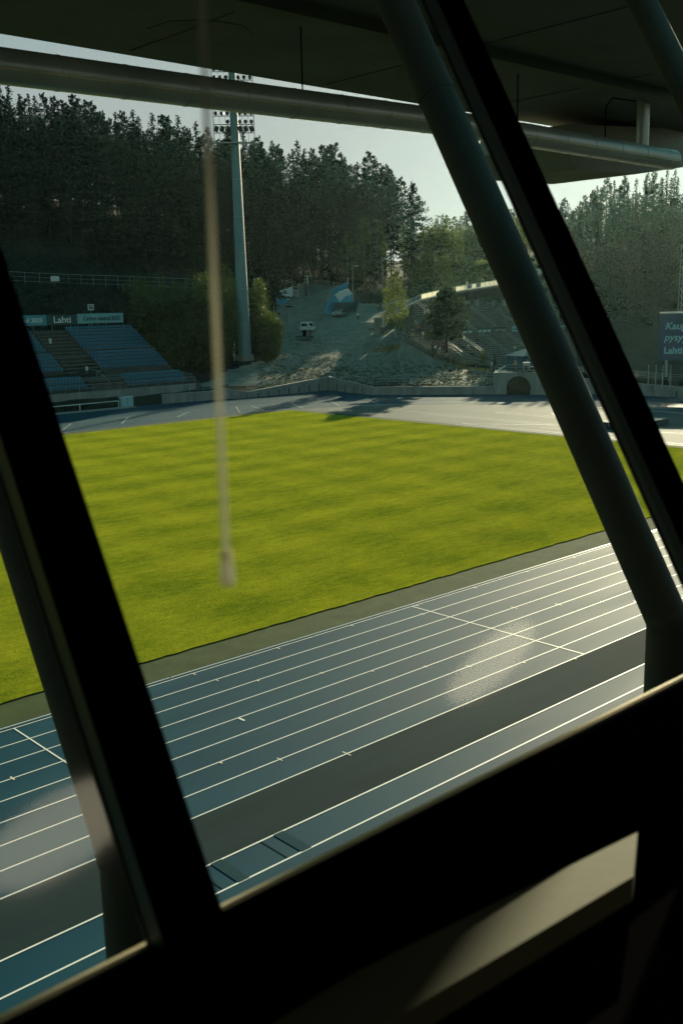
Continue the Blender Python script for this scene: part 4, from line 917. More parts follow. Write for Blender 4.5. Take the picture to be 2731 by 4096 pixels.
def tban(x0, x1, m, lb, txt, tm, h, rep=None):
    def uw(x):
        r = ray(x, 765); A = r.x * TE.y - r.y * TE.x; o = TP(0, BW, 0); t = ((o.x - CAM.x) * TE.y - (o.y - CAM.y) * TE.x) / A; q = CAM + r * t; return (q.x - o.x) * TE.x + (q.y - o.y) * TE.y
    u0, u1 = uw(x0), uw(x1); z = terrace_z(BW) + .25; t_ = thing('terrace_banner', lb, 'banner', TP(u0, BW, z), 'sponsor banners across the terrace')
    mb = MB(); mb.prism([TP(u0, BW, z), TP(u1, BW, z), TP(u1, BW, z + 1.15), TP(u0, BW, z + 1.15)], TU * .06); mb.build('panel', m, t_)
    text(txt, 'lettering', h, TP(u0 + .25, BW - .04, z + .32), TE, (0, 0, 1), tm, t_, 0, 1, .01, .015, width=(u1 - u0) - .5)
    return t_
tban(1060, 1084, M_BDK, 'dark banner with Lahti lettering partly hidden behind the pine', 'Lahti  Lahti', M_WINK, .75)
tban(1095.5, 1127, M_BDK, 'dark banner reading Lahti three times across the terrace', 'Lahti  Lahti  Lahti', M_WINK, .75)
tban(1132, 1162, mat('black_banner', (.01, .025, .025), .7), 'black banner reading Lahti Aqua across the terrace', 'Lahti Aqua', mat('pinkish_lettering', (.5, .4, .36), .7), .75)
tban(1175.5, 1228, M_BTEAL, 'pale banner reading LAHTI ENERGIA beside the leaning column', 'LAHTI ENERGIA', M_INK, .75)
tban(1262, 1296, M_BDK, 'dark banner with Lahti lettering seen between column and window post', 'Lahti Lahti', M_WINK, .75)

# ------------------------------------------------------------------ balustrade with bright panels on the bridge ramp
BP = [(880, 752, 205, 736), (905, 726, 211, 711), (930, 705, 214, 692), (967, 688.5, 215, 676), (1020, 676, 217, 664), (1072, 665.5, 220, 653.5), (1153, 653.5, 229, 641.5), (1228, 632, 243, 620.5), (1300, 612, 257, 601)]
bal = thing('balustrade', 'long bright panelled balustrade along the ramp above the terrace', 'balustrade', at(880, 752, 205))
M_BPAN = mat('pale_translucent_panel', (.85, .84, .74), .4, .05, 1, trans=.75)
M_BPAN2 = mat('mesh_panel', (.24, .26, .24), .6, .1, 3)
bot = [at(x, y, d) for x, y, d, t in BP]; hs = [at(x, t, d).z - at(x, y, d).z for x, y, d, t in BP]
rl = MB(); rl.path([b + Vector((0, 0, h)) for b, h in zip(bot, hs)], .06, 5); rl.path([b + Vector((0, 0, .1)) for b in bot], .06, 5); rl.build('rail', M_PALE, bal)
rp = random.Random(5); idx = 0
for i in range(len(bot) - 1):
    a_, b_ = bot[i], bot[i + 1]; k = max(1, round((b_ - a_).length / 1.5))
    for j in range(k):
        p0 = a_ + (b_ - a_) * (j / k); p1 = a_ + (b_ - a_) * ((j + 1) / k); h = hs[i] + (hs[i + 1] - hs[i]) * j / k
        mb = MB(); mb.tube(p0, p0 + Vector((0, 0, h)), .06, n=4); mb.build('post', M_PALE, bal)
        if i < 1: continue
        e = (p1 - p0) * .05; mb = MB(); mb.prism([p0 + e + Vector((0, 0, .2)), p1 - e + Vector((0, 0, .2)), p1 - e + Vector((0, 0, h - .08)), p0 + e + Vector((0, 0, h - .08))], (.02, .02, 0))
        mb.build('panel', M_BPAN if (i >= 3 and rp.random() < .85) else M_BPAN2, bal)
dk = MB()
for (a_, b_) in zip(bot, bot[1:]):
    d = (b_ - a_); d.z = 0; nn = Vector((-d.y, d.x, 0)).normalized(); nn = nn if nn.dot(CAM - a_) < 0 else -nn
    dk.prism([a_ - nn * .3, b_ - nn * .3, b_ + nn * 3, a_ + nn * 3], (0, 0, -.55))
bw_ = MB()
for (a_, b_) in zip(bot[2:], bot[3:]):
    bw_.prism([a_ - Vector((0, 0, .4)), b_ - Vector((0, 0, .4)), b_ - Vector((0, 0, 8)), a_ - Vector((0, 0, 4.5))], ((a_ - b_).cross(Vector((0, 0, 1))).normalized() * -.4))
bw_.build('back_wall', mat('dark_back_wall', (.02, .026, .026), .9, .3, .5), bal)
dk.build('ramp_deck', mat('deck_concrete', (.14, .14, .12), .85, .2, 1), bal)
dk = MB()
for i, (a_, b_) in enumerate(zip(bot, bot[1:])):
    for q in (.3, .8):
        p = a_ + (b_ - a_) * q; dk.box((p.x + .9, p.y + .9, (p.z + ground(p.x, p.y)) / 2 - 1), (.45, .45, max(.6, p.z - ground(p.x, p.y) + 1.2)))
dk.build('ramp_pier', M_CONC, bal)
fW, nW = vpl(at(865, 740, 203), at(900, 740, 203)); t_ = thing('ramp_end_wall', 'pale concrete end wedge of the ramp left of the birch', 'ramp', fW(870, 760))
K = lambda x, y: ((1150 + x / 3.136) * .57415, (1000 + y / 3.136) * .57415)
mb = MB(); mb.prism([fW(*K(1080, 850)), fW(*K(1215, 840)), fW(*K(1160, 960)), fW(*K(1150, 1070)), fW(*K(1088, 1058))], nW * (1.2 if nW.dot(_F) > 0 else -1.2)); mb.build('end_wall', M_CONC, t_)
if False: mb = MB(); q0, q1, q2 = fW(*K(1080, 850)), fW(*K(1215, 840)), fW(*K(1240, 795)); nn = Vector((math.sin(va), math.cos(va), 0)); mb.prism([q0, q1, q1 + nn * 5 + Vector((0, 0, 1.2)), q0 + nn * 5 + Vector((1.5, -1, 1.2))], (0, 0, .12)); mb.build('ramp_top', M_PALE, t_)
# handrails at the terrace foot and path edge
railing('path_rail', [hit(1025, 800), hit(1060, 822), hit(1090, 836), hit(1130, 846)], 'grey handrail running down the path edge below the pine', h=1.0, nrail=2, step=3.2)
railing('stair_rail', [hit(1030, 806), hit(1040, 812), hit(1062, 828)], 'pale square stair rail right of the pine trunk', h=1.5, nrail=2, step=2.0)

# ------------------------------------------------------------------ big sign, flagpoles, lattice mast, mat
s0 = Vector((138.1, 48.4, 0)); se = Vector((.45, -.893, 0)).normalized()
zb_, zt_ = 5.2, 12.05; sg = thing('large_sign', 'large dark blue sign board with pale Lahti lettering at the right edge', 'sign', (138.1, 48.4, 5.2))
mb = MB(); nn = Vector((-se.y, se.x, 0)); nn = nn if nn.x > 0 else -nn
mb.prism([s0 + Vector((0, 0, zb_)), s0 + se * 13 + Vector((0, 0, zb_)), s0 + se * 13 + Vector((0, 0, zt_)), s0 + Vector((0, 0, zt_))], nn * .3); mb.build('board', mat('deep_blue_sign', (.006, .055, .11), .6, .08, .6), sg)
mb = MB(); mb.prism([s0 + Vector((0, 0, zt_ + .01)), s0 + se * 13 + Vector((0, 0, zt_ + .01)), s0 + se * 13 + Vector((0, 0, zt_ + .22)), s0 + Vector((0, 0, zt_ + .22))], nn * .9); mb.build('top_edge', M_PALE, sg)
for q in (1.2, 6.5, 11.8): mb = MB(); p = s0 + se * q + nn * .5; mb.tube((p.x, p.y, ground(p.x, p.y) - .5), (p.x, p.y, zb_ + 3), .22, n=8); mb.build('leg', M_GALV, sg)
M_STX = mat('pale_blue_lettering', (.22, .50, .60), .7)
tb = s0 - nn * .03
text('Kaupunki', 'lettering', 1.45, tb + se * .85 + Vector((0, 0, 9.75)), se, (0, 0, 1), M_STX, sg, .2, 1.0, .01, .03)
text('pysyy', 'lettering', 1.45, tb + se * .8 + Vector((0, 0, 8.1)), se, (0, 0, 1), M_STX, sg, .2, 1.0, .01, .03)
text('Lahti', 'lettering', 1.35, tb + se * .8 + Vector((0, 0, 6.2)), se, (0, 0, 1), M_STX, sg, 0, 1.0, .01, .05)
fl0 = None
for i, (x, yt) in enumerate(((1490, 841), (1507, 840), (1523, 839), (1541, 836))):
    p = at(x - 3, 884, 152); h = at(x, yt, 152).z - p.z; lb = 'slender pale flagpole behind the rail, %s from the left' % words[i]
    if fl0 is None:
        fl0 = thing('flagpole', lb, 'flagpole', p, 'bare flagpoles behind the curved wall'); mb = MB(); mb.tube((0, 0, -.6), (0, 0, 1), .075, n=6); mb.tube((0, 0, 1), (0, 0, h), .07, .035, 6); mb.build('pole', M_STEELB, fl0, rel=False); mb = MB(); mb.ball((0, 0, h + .05), .09); mb.build('finial', M_GALV, fl0, rel=False)
    else: dup(fl0, None, p, 0, lb)
lm = at(1560, 722, 190); lt = at(1566, 560, 190); t_ = thing('lattice_mast', 'thin lattice steel mast rising behind the blue sign', 'mast', (lm.x, lm.y, 5))
mb = MB(); LH = lt.z - 3
for sx_, sy_ in ((-.5, -.5), (.5, -.5), (0, .5)): mb.tube((lm.x + sx_, lm.y + sy_, 3), (lm.x + sx_ * .6, lm.y + sy_ * .6, 3 + LH), .05, n=4)
for k in range(int(LH / 1.2)):
    z = 3 + k * 1.2; s = 1 - .4 * k * 1.2 / LH; mb.tube((lm.x - .5 * s, lm.y - .5 * s, z), (lm.x + .5 * s, lm.y - .5 * s, z + 1.2), .03, n=3); mb.tube((lm.x + .5 * s, lm.y - .5 * s, z), (lm.x, lm.y + .5 * s, z + 1.2), .03, n=3); mb.tube((lm.x, lm.y + .5 * s, z), (lm.x - .5 * s, lm.y - .5 * s, z + 1.2), .03, n=3)
mb.build('lattice', M_GALV, t_)
# landing mat
m0 = [gz(1472, 953, .8), gz(1535, 960, .8), gz(1497, 966.5, .8)]; A_, B_, C2 = m0[2], m0[1], None
e1 = (B_ - A_); e1.z = 0; e1n = e1.normalized(); e2n = Vector((-e1n.y, e1n.x, 0)); e2n = e2n if e2n.y > 0 else -e2n
mt = thing('landing_mat', 'high-jump landing mat with a pale wrinkled top and dark sides on the apron', 'landing mat', (A_.x, A_.y, 0))
wA = A_ - e1n * 4.0
mb = MB(); mb.prism([Vector((q.x, q.y, .02)) for q in (wA, B_, B_ + e2n * 4.5, wA + e2n * 4.5)], (0, 0, .72)); mb.build('mat_body', mat('dark_mat_cover', (.02, .04, .04), .7, .15, 2), mt, bevel=.05)
mb = MB(); N_ = 16; vs = []
for i in range(N_ + 1):
    for j in range(N_ + 1):
        q = wA + (B_ - wA) * (i / N_) + e2n * (4.5 * j / N_); vs.append((q.x, q.y, .76 + (.03 + .03 * math.sin(i * 1.9 + j) + random.uniform(-.02, .02))))
mb.add(vs, [(i * (N_ + 1) + j, (i + 1) * (N_ + 1) + j, (i + 1) * (N_ + 1) + j + 1, i * (N_ + 1) + j + 1) for i in range(N_) for j in range(N_)], 0, True); mb.build('top_cover', mat('pale_mat_top', (.20, .22, .19), .8, .2, 1.5, spec=.1), mt)
p = gz(1425, 948, 0); t_ = thing('marker_cone', 'small dark upright marker between the window post and the landing mat', 'marker', p); mb = MB(); mb.tube(p, p + Vector((0, 0, 2.2)), .55, .3, 8); mb.build('cone', M_DARK, t_); mb = MB(); mb.box(p + Vector((0, 0, .05)), (1.2, 1.2, .1)); mb.build('base', M_DARK, t_)

# ------------------------------------------------------------------ vegetation
def leaf(mb, c, s, up=0.35, rng=random, mi=0):
    n = Vector((rng.gauss(0, 1), rng.gauss(0, 1), rng.gauss(up, 1))).normalized(); a = n.orthogonal().normalized(); b = n.cross(a); t = rng.uniform(0, 6.28)
    u = (a * math.cos(t) + b * math.sin(t)) * s; v = (b * math.cos(t) - a * math.sin(t)) * s * rng.uniform(.5, .9); c = Vector(c)
    mb.add([c - u, c - v, c + u, c + v], [(0, 1, 2, 3)], mi)
def make_tree(kind, H, seed):
    r = random.Random(seed); cr = MB(); tr = MB()
    if kind == 'spruce':
        lean = r.uniform(-.2, .2); tr.tube((0, 0, -1.5), (lean, 0, H * .96), .22, .03, 7)
        z = H * r.uniform(.08, .2); zb = z; R = H * r.uniform(.15, .19)
        while z < H:
            f = 1 - (z - zb) / (H - zb); rr_ = R * f ** .8 * r.uniform(.75, 1.15) + .15; nb = r.randint(6, 8)
            for k in range(nb):
                a = r.uniform(0, 6.28); L = rr_ * r.uniform(.65, 1.1); ns = max(2, int(L / .30))
                for j in range(ns):
                    q = (j + .6) / ns; rad_ = L * q; dz = -.38 * rad_ + .16 * rad_ * q
                    leaf(cr, (lean * z / H + rad_ * math.cos(a) + r.gauss(0, .1), rad_ * math.sin(a) + r.gauss(0, .1), z + dz + r.gauss(0, .1)), (.34 * (1 - q * .35)) * (0.6 + .4 * f), .6, r)
            z += r.uniform(.42, .62) * (0.6 + .4 * f)
        for j in range(6): leaf(cr, (lean, 0, H - .15 * j), .13, 0, r)
    elif kind == 'pine':
        bend = r.uniform(-.5, .5); tr.tube((0, 0, -1.5), (bend * .4, 0, H * .5), .20, .15, 7); tr.tube((bend * .4, 0, H * .5), (bend, 0, H * .97), .17, .04, 6)
        zb = H * r.uniform(.26, .42); nb = 74; asym = r.uniform(0, 6.28)
        for k in range(nb):
            f = (k + r.uniform(0, 1)) / nb; z = zb + (H - zb) * f; a = r.uniform(0, 6.28)
            L = H * .16 * (min(1, .35 + f * 1.6) * (1 - f) ** .66 + .02) * r.uniform(.55, 1.2) * (1 + .25 * math.cos(a - asym)) + .15
            bx0 = bend * (.4 + .6 * f); rise = r.uniform(.05, .5); ea = (bx0 + L * math.cos(a), L * math.sin(a), z + rise * L)
            tr.tube((bx0, 0, z - .1), ea, .045, .012, 4)
            for j in range(int(10 + 26 * L)):
                q = L * r.uniform(.35, 1.08) ** .8; b = a + r.gauss(0, .30); w_ = .10 + .10 * q
                leaf(cr, (bx0 + q * math.cos(b), q * math.sin(b), z + rise * q + r.gauss(0, w_)), r.uniform(.12, .24), .5, r)
        for j in range(14): leaf(cr, (bend + r.gauss(0, .10), r.gauss(0, .10), H - .13 * j), .14, 0, r)
    elif kind == 'birch':
        tr.tube((0, 0, -1), (0, 0, H * .95), .14, .02, 7)
        for k in range(26):
            f = k / 26; z = H * (.12 + .83 * f); a = k * 2.4; L = H * .13 * (math.sin(math.pi * (.12 + .83 * f) ** .75) ** .8) * r.uniform(.75, 1.15) + .1
            tr.tube((0, 0, z - .2), (L * .8 * math.cos(a), L * .8 * math.sin(a), z + .5), .03, .01, 3)
            for j in range(int(38 + 50 * L)):
                q = r.uniform(.1, 1) ** .6 * L; b = a + r.gauss(0, .55); leaf(cr, (q * math.cos(b), q * math.sin(b), z + .35 - r.uniform(0, 1) * .9 * q), r.uniform(.09, .17), 0, r)
    elif kind == 'broadpine':            # wide layered crown down to low branches
        tr.tube((0, 0, -1), (0, 0, H * .97), .22, .04, 8)
        for k in range(60):
            f = k / 60; z = H * (.2 + .78 * f); a = k * 2.4 + r.gauss(0, .3); L = H * .36 * (math.sin(math.pi * min(1, .16 + .84 * f) ** .9) ** .75) * r.uniform(.6, 1.1) + .25
            e = (L * math.cos(a), L * math.sin(a), z + .10 * L); tr.tube((0, 0, z), e, .05, .015, 4)
            for j in range(int(16 + 40 * L)):
                q = r.uniform(.3, 1.05) * L; b = a + r.gauss(0, .22); leaf(cr, (q * math.cos(b), q * math.sin(b), z + .12 * q + r.gauss(0, .16)), r.uniform(.12, .24), .8, r)
    else:                                # shrub / small broadleaf
        for k in range(7):
            a = r.uniform(0, 6.28); L = H * r.uniform(.1, .28); hh = H * r.uniform(.65, 1); tr.tube((0, 0, -.5), (L * math.cos(a), L * math.sin(a), hh * .9), .06, .015, 4)
            for j in range(620):
                f = r.uniform(.08, 1); q = H * .17 * (math.sin(math.pi * (f * .9 + .05)) ** .6) * r.uniform(.3, 1) ** .5; b = r.uniform(0, 6.28)
                leaf(cr, (L * f * math.cos(a) + q * math.cos(b), L * f * math.sin(a) + q * math.sin(b), hh * f + r.gauss(0, .15)), r.uniform(.06, .13), .2, r)
    return cr, tr
PROT = {}
KN = {'spruce': ('spruce_tree', 'spruce', M_SPRUCEL, M_BARK), 'pine': ('pine_tree', 'pine', M_PINEL, M_BARK), 'birch': ('birch_tree', 'birch', M_BIRCHL, M_BIRCHB), 'shrub': ('shrub', 'shrub', M_SHRUBL, M_BARK),
      'leafy': ('leafy_tree', 'tree', mat('green_leaves', (.055, .085, .02), .65, .4, .35, trans=.4, spec=.3), M_BARK), 'broadpine': ('pine_tree', 'pine', mat('olive_needles', (.035, .062, .030), .75, .35, .5, trans=.3, spec=.1), M_BARK)}
BASEH = {'spruce': 20, 'pine': 22, 'birch': 12, 'shrub': 6, 'leafy': 6, 'broadpine': 10}
def plant(kind, var, p, H, lb, group=None, rz=None, sx=1.0):
    key = (kind, var); nm, cat, lm_, bm_ = KN[kind]
    if key not in PROT:
        cr, tr = make_tree('shrub' if kind == 'leafy' else kind, BASEH[kind], 11 * var + len(kind)); c = cr.build('crown', lm_, puff={'spruce': .8, 'pine': 1.0, }.get(kind)); t = tr.build('trunk', bm_); PROT[key] = (c, t); fresh = True
    else: fresh = False
    t_ = thing(nm, lb, cat, p, group, rz if rz is not None else random.uniform(0, 6.28)); s = H / BASEH[kind]; t_.scale = (s * sx, s * sx, s)
    for o in PROT[key]:
        q = o if fresh else o.copy()
        if not fresh: COL.objects.link(q)
        q.parent = t_
    return t_
# the birch and the spreading pine, the small tree, single shrubs
def plant_px(kind, var, x, yb, yt, lb, d=None, group=None, sx=1.0):
    p = hit(x, yb) if d is None else at(x, yb, d); dd = math.hypot(p.x, p.y - CY); H = at(x, yt, dd).z - p.z
    return plant(kind, var, p, H, lb, group, sx=sx)
plant_px('birch', 0, 908, 774, 610, 'slender yellow-green birch between the ramp wedge and the terrace', sx=1.5)
plant_px('broadpine', 0, 1025, 812, 655, 'wide dark pine in front of the standing terrace', sx=1.0)
plant_px('shrub', 0, 1108, 838, 802, 'small round tree at the foot of the terrace', sx=1.1)
plant_px('spruce', 1, 1135, 846, 812, 'tiny dark spruce right of the small round tree', d=172, sx=1.6)
rs = random.Random(21)
desc = ['tall', 'bushy', 'narrow', 'dense', 'leaning', 'young', 'broad', 'thin']
def shr(px, yb, yt, kind, lb, sx=1.0, d=None): plant_px(kind, rs.randint(0, 1), px, yb, yt, lb, d=d, group='shrubs round the floodlight mast', sx=sx)
# thicket left and right of the mast: (x, base y, top y, kind, distance)
DT = ['pale', 'shaggy', 'round', 'upright', 'low', 'tangled', 'spreading', 'slender', 'dark', 'crooked', 'full', 'feathery', 'squat', 'sparse', 'thick', 'glossy', 'dusky', 'twiggy', 'open', 'heavy', 'stocky', 'drooping', 'small', 'large']
TH = [(338, 800, 640, 'leafy', 197), (356, 838, 640, 'leafy', 190), (376, 836, 640, 'leafy', 184), (400, 838, 655, 'leafy', 183), (425, 842, 650, 'leafy', 181), (452, 838, 640, 'leafy', 183), (478, 842, 632, 'leafy', 181), (503, 838, 622, 'leafy', 188), (526, 834, 616, 'leafy', 194),
      (312, 790, 655, 'leafy', 202), (345, 780, 636, 'leafy', 200), (388, 780, 630, 'leafy', 200), (436, 780, 638, 'leafy', 200), (484, 780, 624, 'leafy', 200), (584, 812, 640, 'leafy', 195), (590, 790, 632, 'leafy', 200),
      (606, 826, 700, 'leafy', 190), (388, 850, 700, 'leafy', 180), (410, 856, 712, 'leafy', 176), (465, 852, 700, 'leafy', 177), (510, 846, 700, 'leafy', 180)]
for i, (x, yb, yt, k, d) in enumerate(TH):
    shr(x, yb, yt, k, DT[i] + ' %s green tree %s the floodlight mast, %s' % (desc[i % 8], 'left of' if x < 560 else 'right of', 'front edge' if d < 182 else ('middle rank' if d < 195 else 'rear rank')), 1.15, d)
for x, yb, yt, d, lb in ((330, 700, 640, 192, 'sunlit golden shrub above the seats left of the cord'), (524, 720, 612, 191, 'sunlit golden shrub just left of the floodlight mast'), (508, 760, 660, 182, 'lower golden shrub left of the floodlight mast'), (590, 740, 632, 191, 'sunlit golden shrub just right of the floodlight mast'),
                        (622, 812, 700, 186, 'bright golden birch shrub at the right edge of the thicket'), (612, 815, 735, 184, 'low golden shrub below the bright birch shrub'), (630, 800, 712, 187, 'slim golden shrub leaning over the gravel bank')):
    p = at(x, yb, d); g = ground(p.x, p.y); H = at(x, yt, d).z - g; plant('shrub', rs.randint(0, 1), (p.x, p.y, g), H, lb, 'golden shrubs round the mast', sx=.75)
# forests
def skyline(x, T):
    for (x0, y0), (x1, y1) in zip(T, T[1:]):
        if x0 <= x <= x1: return y0 + (y1 - y0) * (x - x0) / (x1 - x0)
    return T[-1][1] if x > T[-1][0] else T[0][1]
SKY1 = [(-150, 190), (0, 200), (75, 205), (110, 225), (160, 232), (205, 222), (240, 240), (270, 262), (312, 262), (345, 270), (400, 280), (440, 278), (500, 300), (560, 310), (610, 318), (660, 325), (700, 338), (770, 338), (805, 344), (860, 372), (885, 380), (905, 405), (930, 420), (945, 420), (965, 470), (985, 500)]
SKY2 = [(985, 500), (1040, 488), (1080, 480), (1150, 470), (1260, 462), (1310, 455), (1350, 432), (1385, 405), (1430, 402), (1500, 396), (1568, 386), (1700, 392), (2000, 410), (2300, 420)]
def where(x):
    return ('above the banners and seats' if x < 200 else 'left of the hanging cord' if x < 450 else 'behind the floodlight mast' if x < 640 else 'above the left wing wall' if x < 740 else 'above the right wing wall' if x < 840 else 'where the hill drops to the valley' if x < 990 else
            'in the hazy valley' if x < 1250 else 'right of the window post' if x < 1400 else 'above the blue sign' if x < 1640 else 'beyond the right end of the roof')
ft = random.Random(99)
CNT = {}; ORD = ['leftmost'] + [w + ' from left' for w in 'second third fourth fifth sixth seventh eighth ninth tenth eleventh twelfth thirteenth fourteenth fifteenth sixteenth seventeenth eighteenth nineteenth twentieth'.split()] + ['%dth from left' % i for i in range(21, 60)]
def forest(x0, x1, step, d, jit, kinds, T, lift, rank, sun=0, fixH=None):
    x = x0
    while x < x1:
        dd = d + ft.uniform(-jit, jit); px = x + ft.uniform(-.3, .3) * step
        a = math.radians(az_of(px)); gx, gy = dd * math.sin(a), CY + dd * math.cos(a); g = ground(gx, gy)
        k = ft.choice(kinds); yt = skyline(px, T) + (abs(ft.gauss(0, 14)) + lift - 5)
        H = at(px, yt, dd).z - g if fixH is None else ft.uniform(*fixH)
        H = max(11, min(H, 33)); v = ft.randint(0, 3 if k == 'pine' else 2 if k == 'spruce' else 1)
        ck = (rank, where(px), k); CNT[ck] = CNT.get(ck, 0) + 1
        lb = '%s %s in %s %s' % (ORD[CNT[ck] - 1], KN[k][1] if k != 'leafy' else 'leafy tree', rank, where(px))
        plant(k, v, (gx, gy, g), H, lb, '%s %ss %s' % (rank, KN[k][1], where(px)), sx=(ft.uniform(1.0, 1.45) if k != 'birch' else 1.3))
        x += step * ft.uniform(.75, 1.25)
forest(-90, 960, 20, 288, 6, ['pine', 'spruce', 'pine', 'spruce'], SKY1, -10, 'skyline row')
forest(-90, 880, 17, 272, 5, ['pine', 'pine', 'spruce'], SKY1, 16, 'second row')
forest(-90, 800, 22, 256, 6, ['spruce', 'pine', 'spruce'], SKY1, 60, 'middle row')
forest(-90, 720, 34, 240, 6, ['spruce', 'spruce', 'pine'], SKY1, 130, 'lower row')
forest(240, 640, 30, 226, 4, ['spruce'], SKY1, 190, 'front row')
forest(770, 872, 15, 262, 8, ['birch', 'leafy', 'spruce'], [(780, 480), (900, 500), (990, 540)], 0, 'front row')
forest(985, 1300, 11, 410, 6, ['leafy', 'spruce'], [(900, 540), (1300, 515)], 0, 'farthest fringe')
forest(985, 1260, 15, 400, 14, ['pine', 'spruce', 'birch'], SKY2, 0, 'far row')
forest(985, 1300, 20, 365, 10, ['spruce', 'birch'], SKY2, 22, 'second far row')
forest(1000, 1330, 21, 318, 10, ['spruce', 'birch', 'leafy'], SKY2, 55, 'near row')
forest(1255, 1790, 17, 318, 8, ['spruce', 'pine', 'pine', 'spruce'], SKY2, 0, 'skyline row')
forest(1285, 1790, 16, 298, 6, ['pine', 'spruce', 'spruce'], SKY2, 18, 'second row')
forest(1300, 1790, 17, 276, 6, ['spruce', 'spruce', 'pine'], SKY2, 60, 'middle row')
forest(1320, 1790, 22, 252, 6, ['spruce'], SKY2, 110, 'front row')
forest(1330, 1790, 30, 232, 5, ['spruce'], SKY2, 190, 'foremost row')
for x, yb, yt, d, sx, lb in ((903, 540, 400, 270, .8, 'solitary slim spruce standing against the sky at the end of the ridge'), (945, 545, 415, 262, 1.0, 'tall feathery spruce beside the solitary slim one')):
    plant_px('spruce', 2, x, yb + 60, yt, lb, d=d, sx=sx)
for x, yb, yt, d, sx, lb in ((1005, 640, 500, 285, 1.5, 'large round leafy tree in the valley beside the spruces'), (1030, 640, 520, 290, 1.3, 'round leafy tree right of the large one in the valley'), (985, 660, 560, 270, 1.2, 'sunlit bush at the forest edge in the valley'), (1015, 665, 575, 262, 1.1, 'sunlit bush behind the lamp post in the valley'), (950, 650, 520, 275, 1.2, 'leafy tree below the feathery spruce')):
    p = at(x, yb, d); g = ground(p.x, p.y); plant('shrub' if 'sunlit' in lb or 'round' in lb else 'leafy', 1, (p.x, p.y, g), at(x, yt, d).z - g, lb, 'leafy trees in the valley', sx=sx)

# undergrowth that nobody could count
def scatter(name, n, fn, size, m, up=.6, hmax=.8, kind='stuff'):
    mb = MB(); r = random.Random(len(name) * 7)
    for i in range(n):
        x, y = fn(r)
        if x is None: continue
        g = ground(x, y); s = r.uniform(*size)
        for j in range(4): leaf(mb, (x + r.gauss(0, s), y + r.gauss(0, s), g + r.uniform(0, hmax) * s * 1.5), s * .6, up, r)
    return tag(mb.build(name, m), kind=kind)
def polar(x0, x1, d0, d1):
    def f(r):
        a = math.radians(az_of(r.uniform(x0, x1))); d = r.uniform(d0, d1); x, y = d * math.sin(a), CY + d * math.cos(a)
        if inpoly(x, y, GR) or (x < 94 and y < 126) or (az_of(590) < math.degrees(a) < az_of(850) and d < 246): return None, None
        return x, y
    return f
scatter('undergrowth', 9000, polar(-80, 340, 180, 232), (.18, .5), M_SPRUCEL)
scatter('forest_undergrowth', 7000, polar(-80, 1560, 215, 285), (.2, .55), M_PINEL)
scatter('valley_scrub', 3600, polar(940, 1300, 232, 300), (.2, .5), KN['leafy'][2])
def bankf(r):
    a = math.radians(az_of(r.uniform(585, 1145))); d = wall_d(a) + 1 + abs(r.gauss(0, 12)); return d * math.sin(a), CY + d * math.cos(a)
scatter('bank_weeds', 3400, bankf, (.08, .26), mat('dusty_weeds', (.04, .052, .022), .9, .5, .8, trans=.3), .4, .6)
def strip(pts, n):
    P_ = [hit(*q) for q in pts]
    def f(r): i = r.randrange(len(P_) - 1); t = r.random(); q = P_[i].lerp(P_[i + 1], t); return q.x + r.gauss(0, .8), q.y + r.gauss(0, .8)
    return f
scatter('dry_grass', 1500, strip(((870, 802), (905, 799), (955, 810), (1060, 838), (1130, 850)), 5), (.08, .22), mat('golden_dry_grass', (.36, .26, .10), .9, .3, 1, trans=.4), .3, .6)
scatter('reeds', 900, strip(((1015, 612), (1060, 606), (1100, 608), (1135, 612)), 4), (.25, .6), mat('yellow_green_reeds', (.20, .21, .06), .8, .3, 1, trans=.5), .2, 1.4)  # even yellow-green leaf colour

# ------------------------------------------------------------------ press box (local frame = CAM)
O = CAM; c0 = 0.9; D_ = Vector((0, .4948, .8690)); NO = Vector((0, .8690, -.4948))      # mullion direction and outward normal
def Q(u, s, n): return O + Vector((u, 0, 0)) + D_ * s + NO * (c0 + n)                   # u along the wall, s up the glass, n outwards
s_sill = (-.566) / .869 + .0                                                             # approx parameter at the sill
def sp(z, n=0.0): return (z - (c0 + n) * NO.z) / D_.z                                    # s so that height z is met
def bar(name, u0, u1, s0, s1, n0, n1, m, parent, bevel=0.0):
    mb = MB(); mb.prism([Q(u0, s0, n0), Q(u1, s0, n0), Q(u1, s0, n1), Q(u0, s0, n1)], D_ * (s1 - s0)); return mb.build(name, m, parent, bevel=bevel)
ZS = -.562; SS = sp(ZS); ST = sp(1.25)
win = thing('window_wall', 'dark slanted window frame of the press box leaning outwards over the track', 'window', O + Vector((0, .9, -.6)))
for u in (-3.2, -2.0, -.82, .43, 1.495, 2.66, 3.8, 4.95):
    mu = bar('mullion', u, u + .056, SS - .01, ST, -.012, .004, M_BLACK, win, .003)
    bar('outer_cover', u - .003, u + .040, SS, ST, .005, .030, M_ALU, mu)
    bar('gasket', u - .005, u + .042, SS, ST, .0303, .035, M_GASKET, mu)
bar('bottom_rail', -3.4, 5.15, SS - .055, SS - .0005, -.003, .03, M_BLACK, win)
bar('outer_sill', -3.4, 5.15, SS - .03, SS + .003, .034, .052, mat('sill_metal', (.58, .52, .36), .45, .25, 5, .3, 20, stretch=(.3, 1, 1)), win)
bar('top_rail', -3.4, 5.15, ST, ST + .08, -.04, .05, M_BLACK, win)
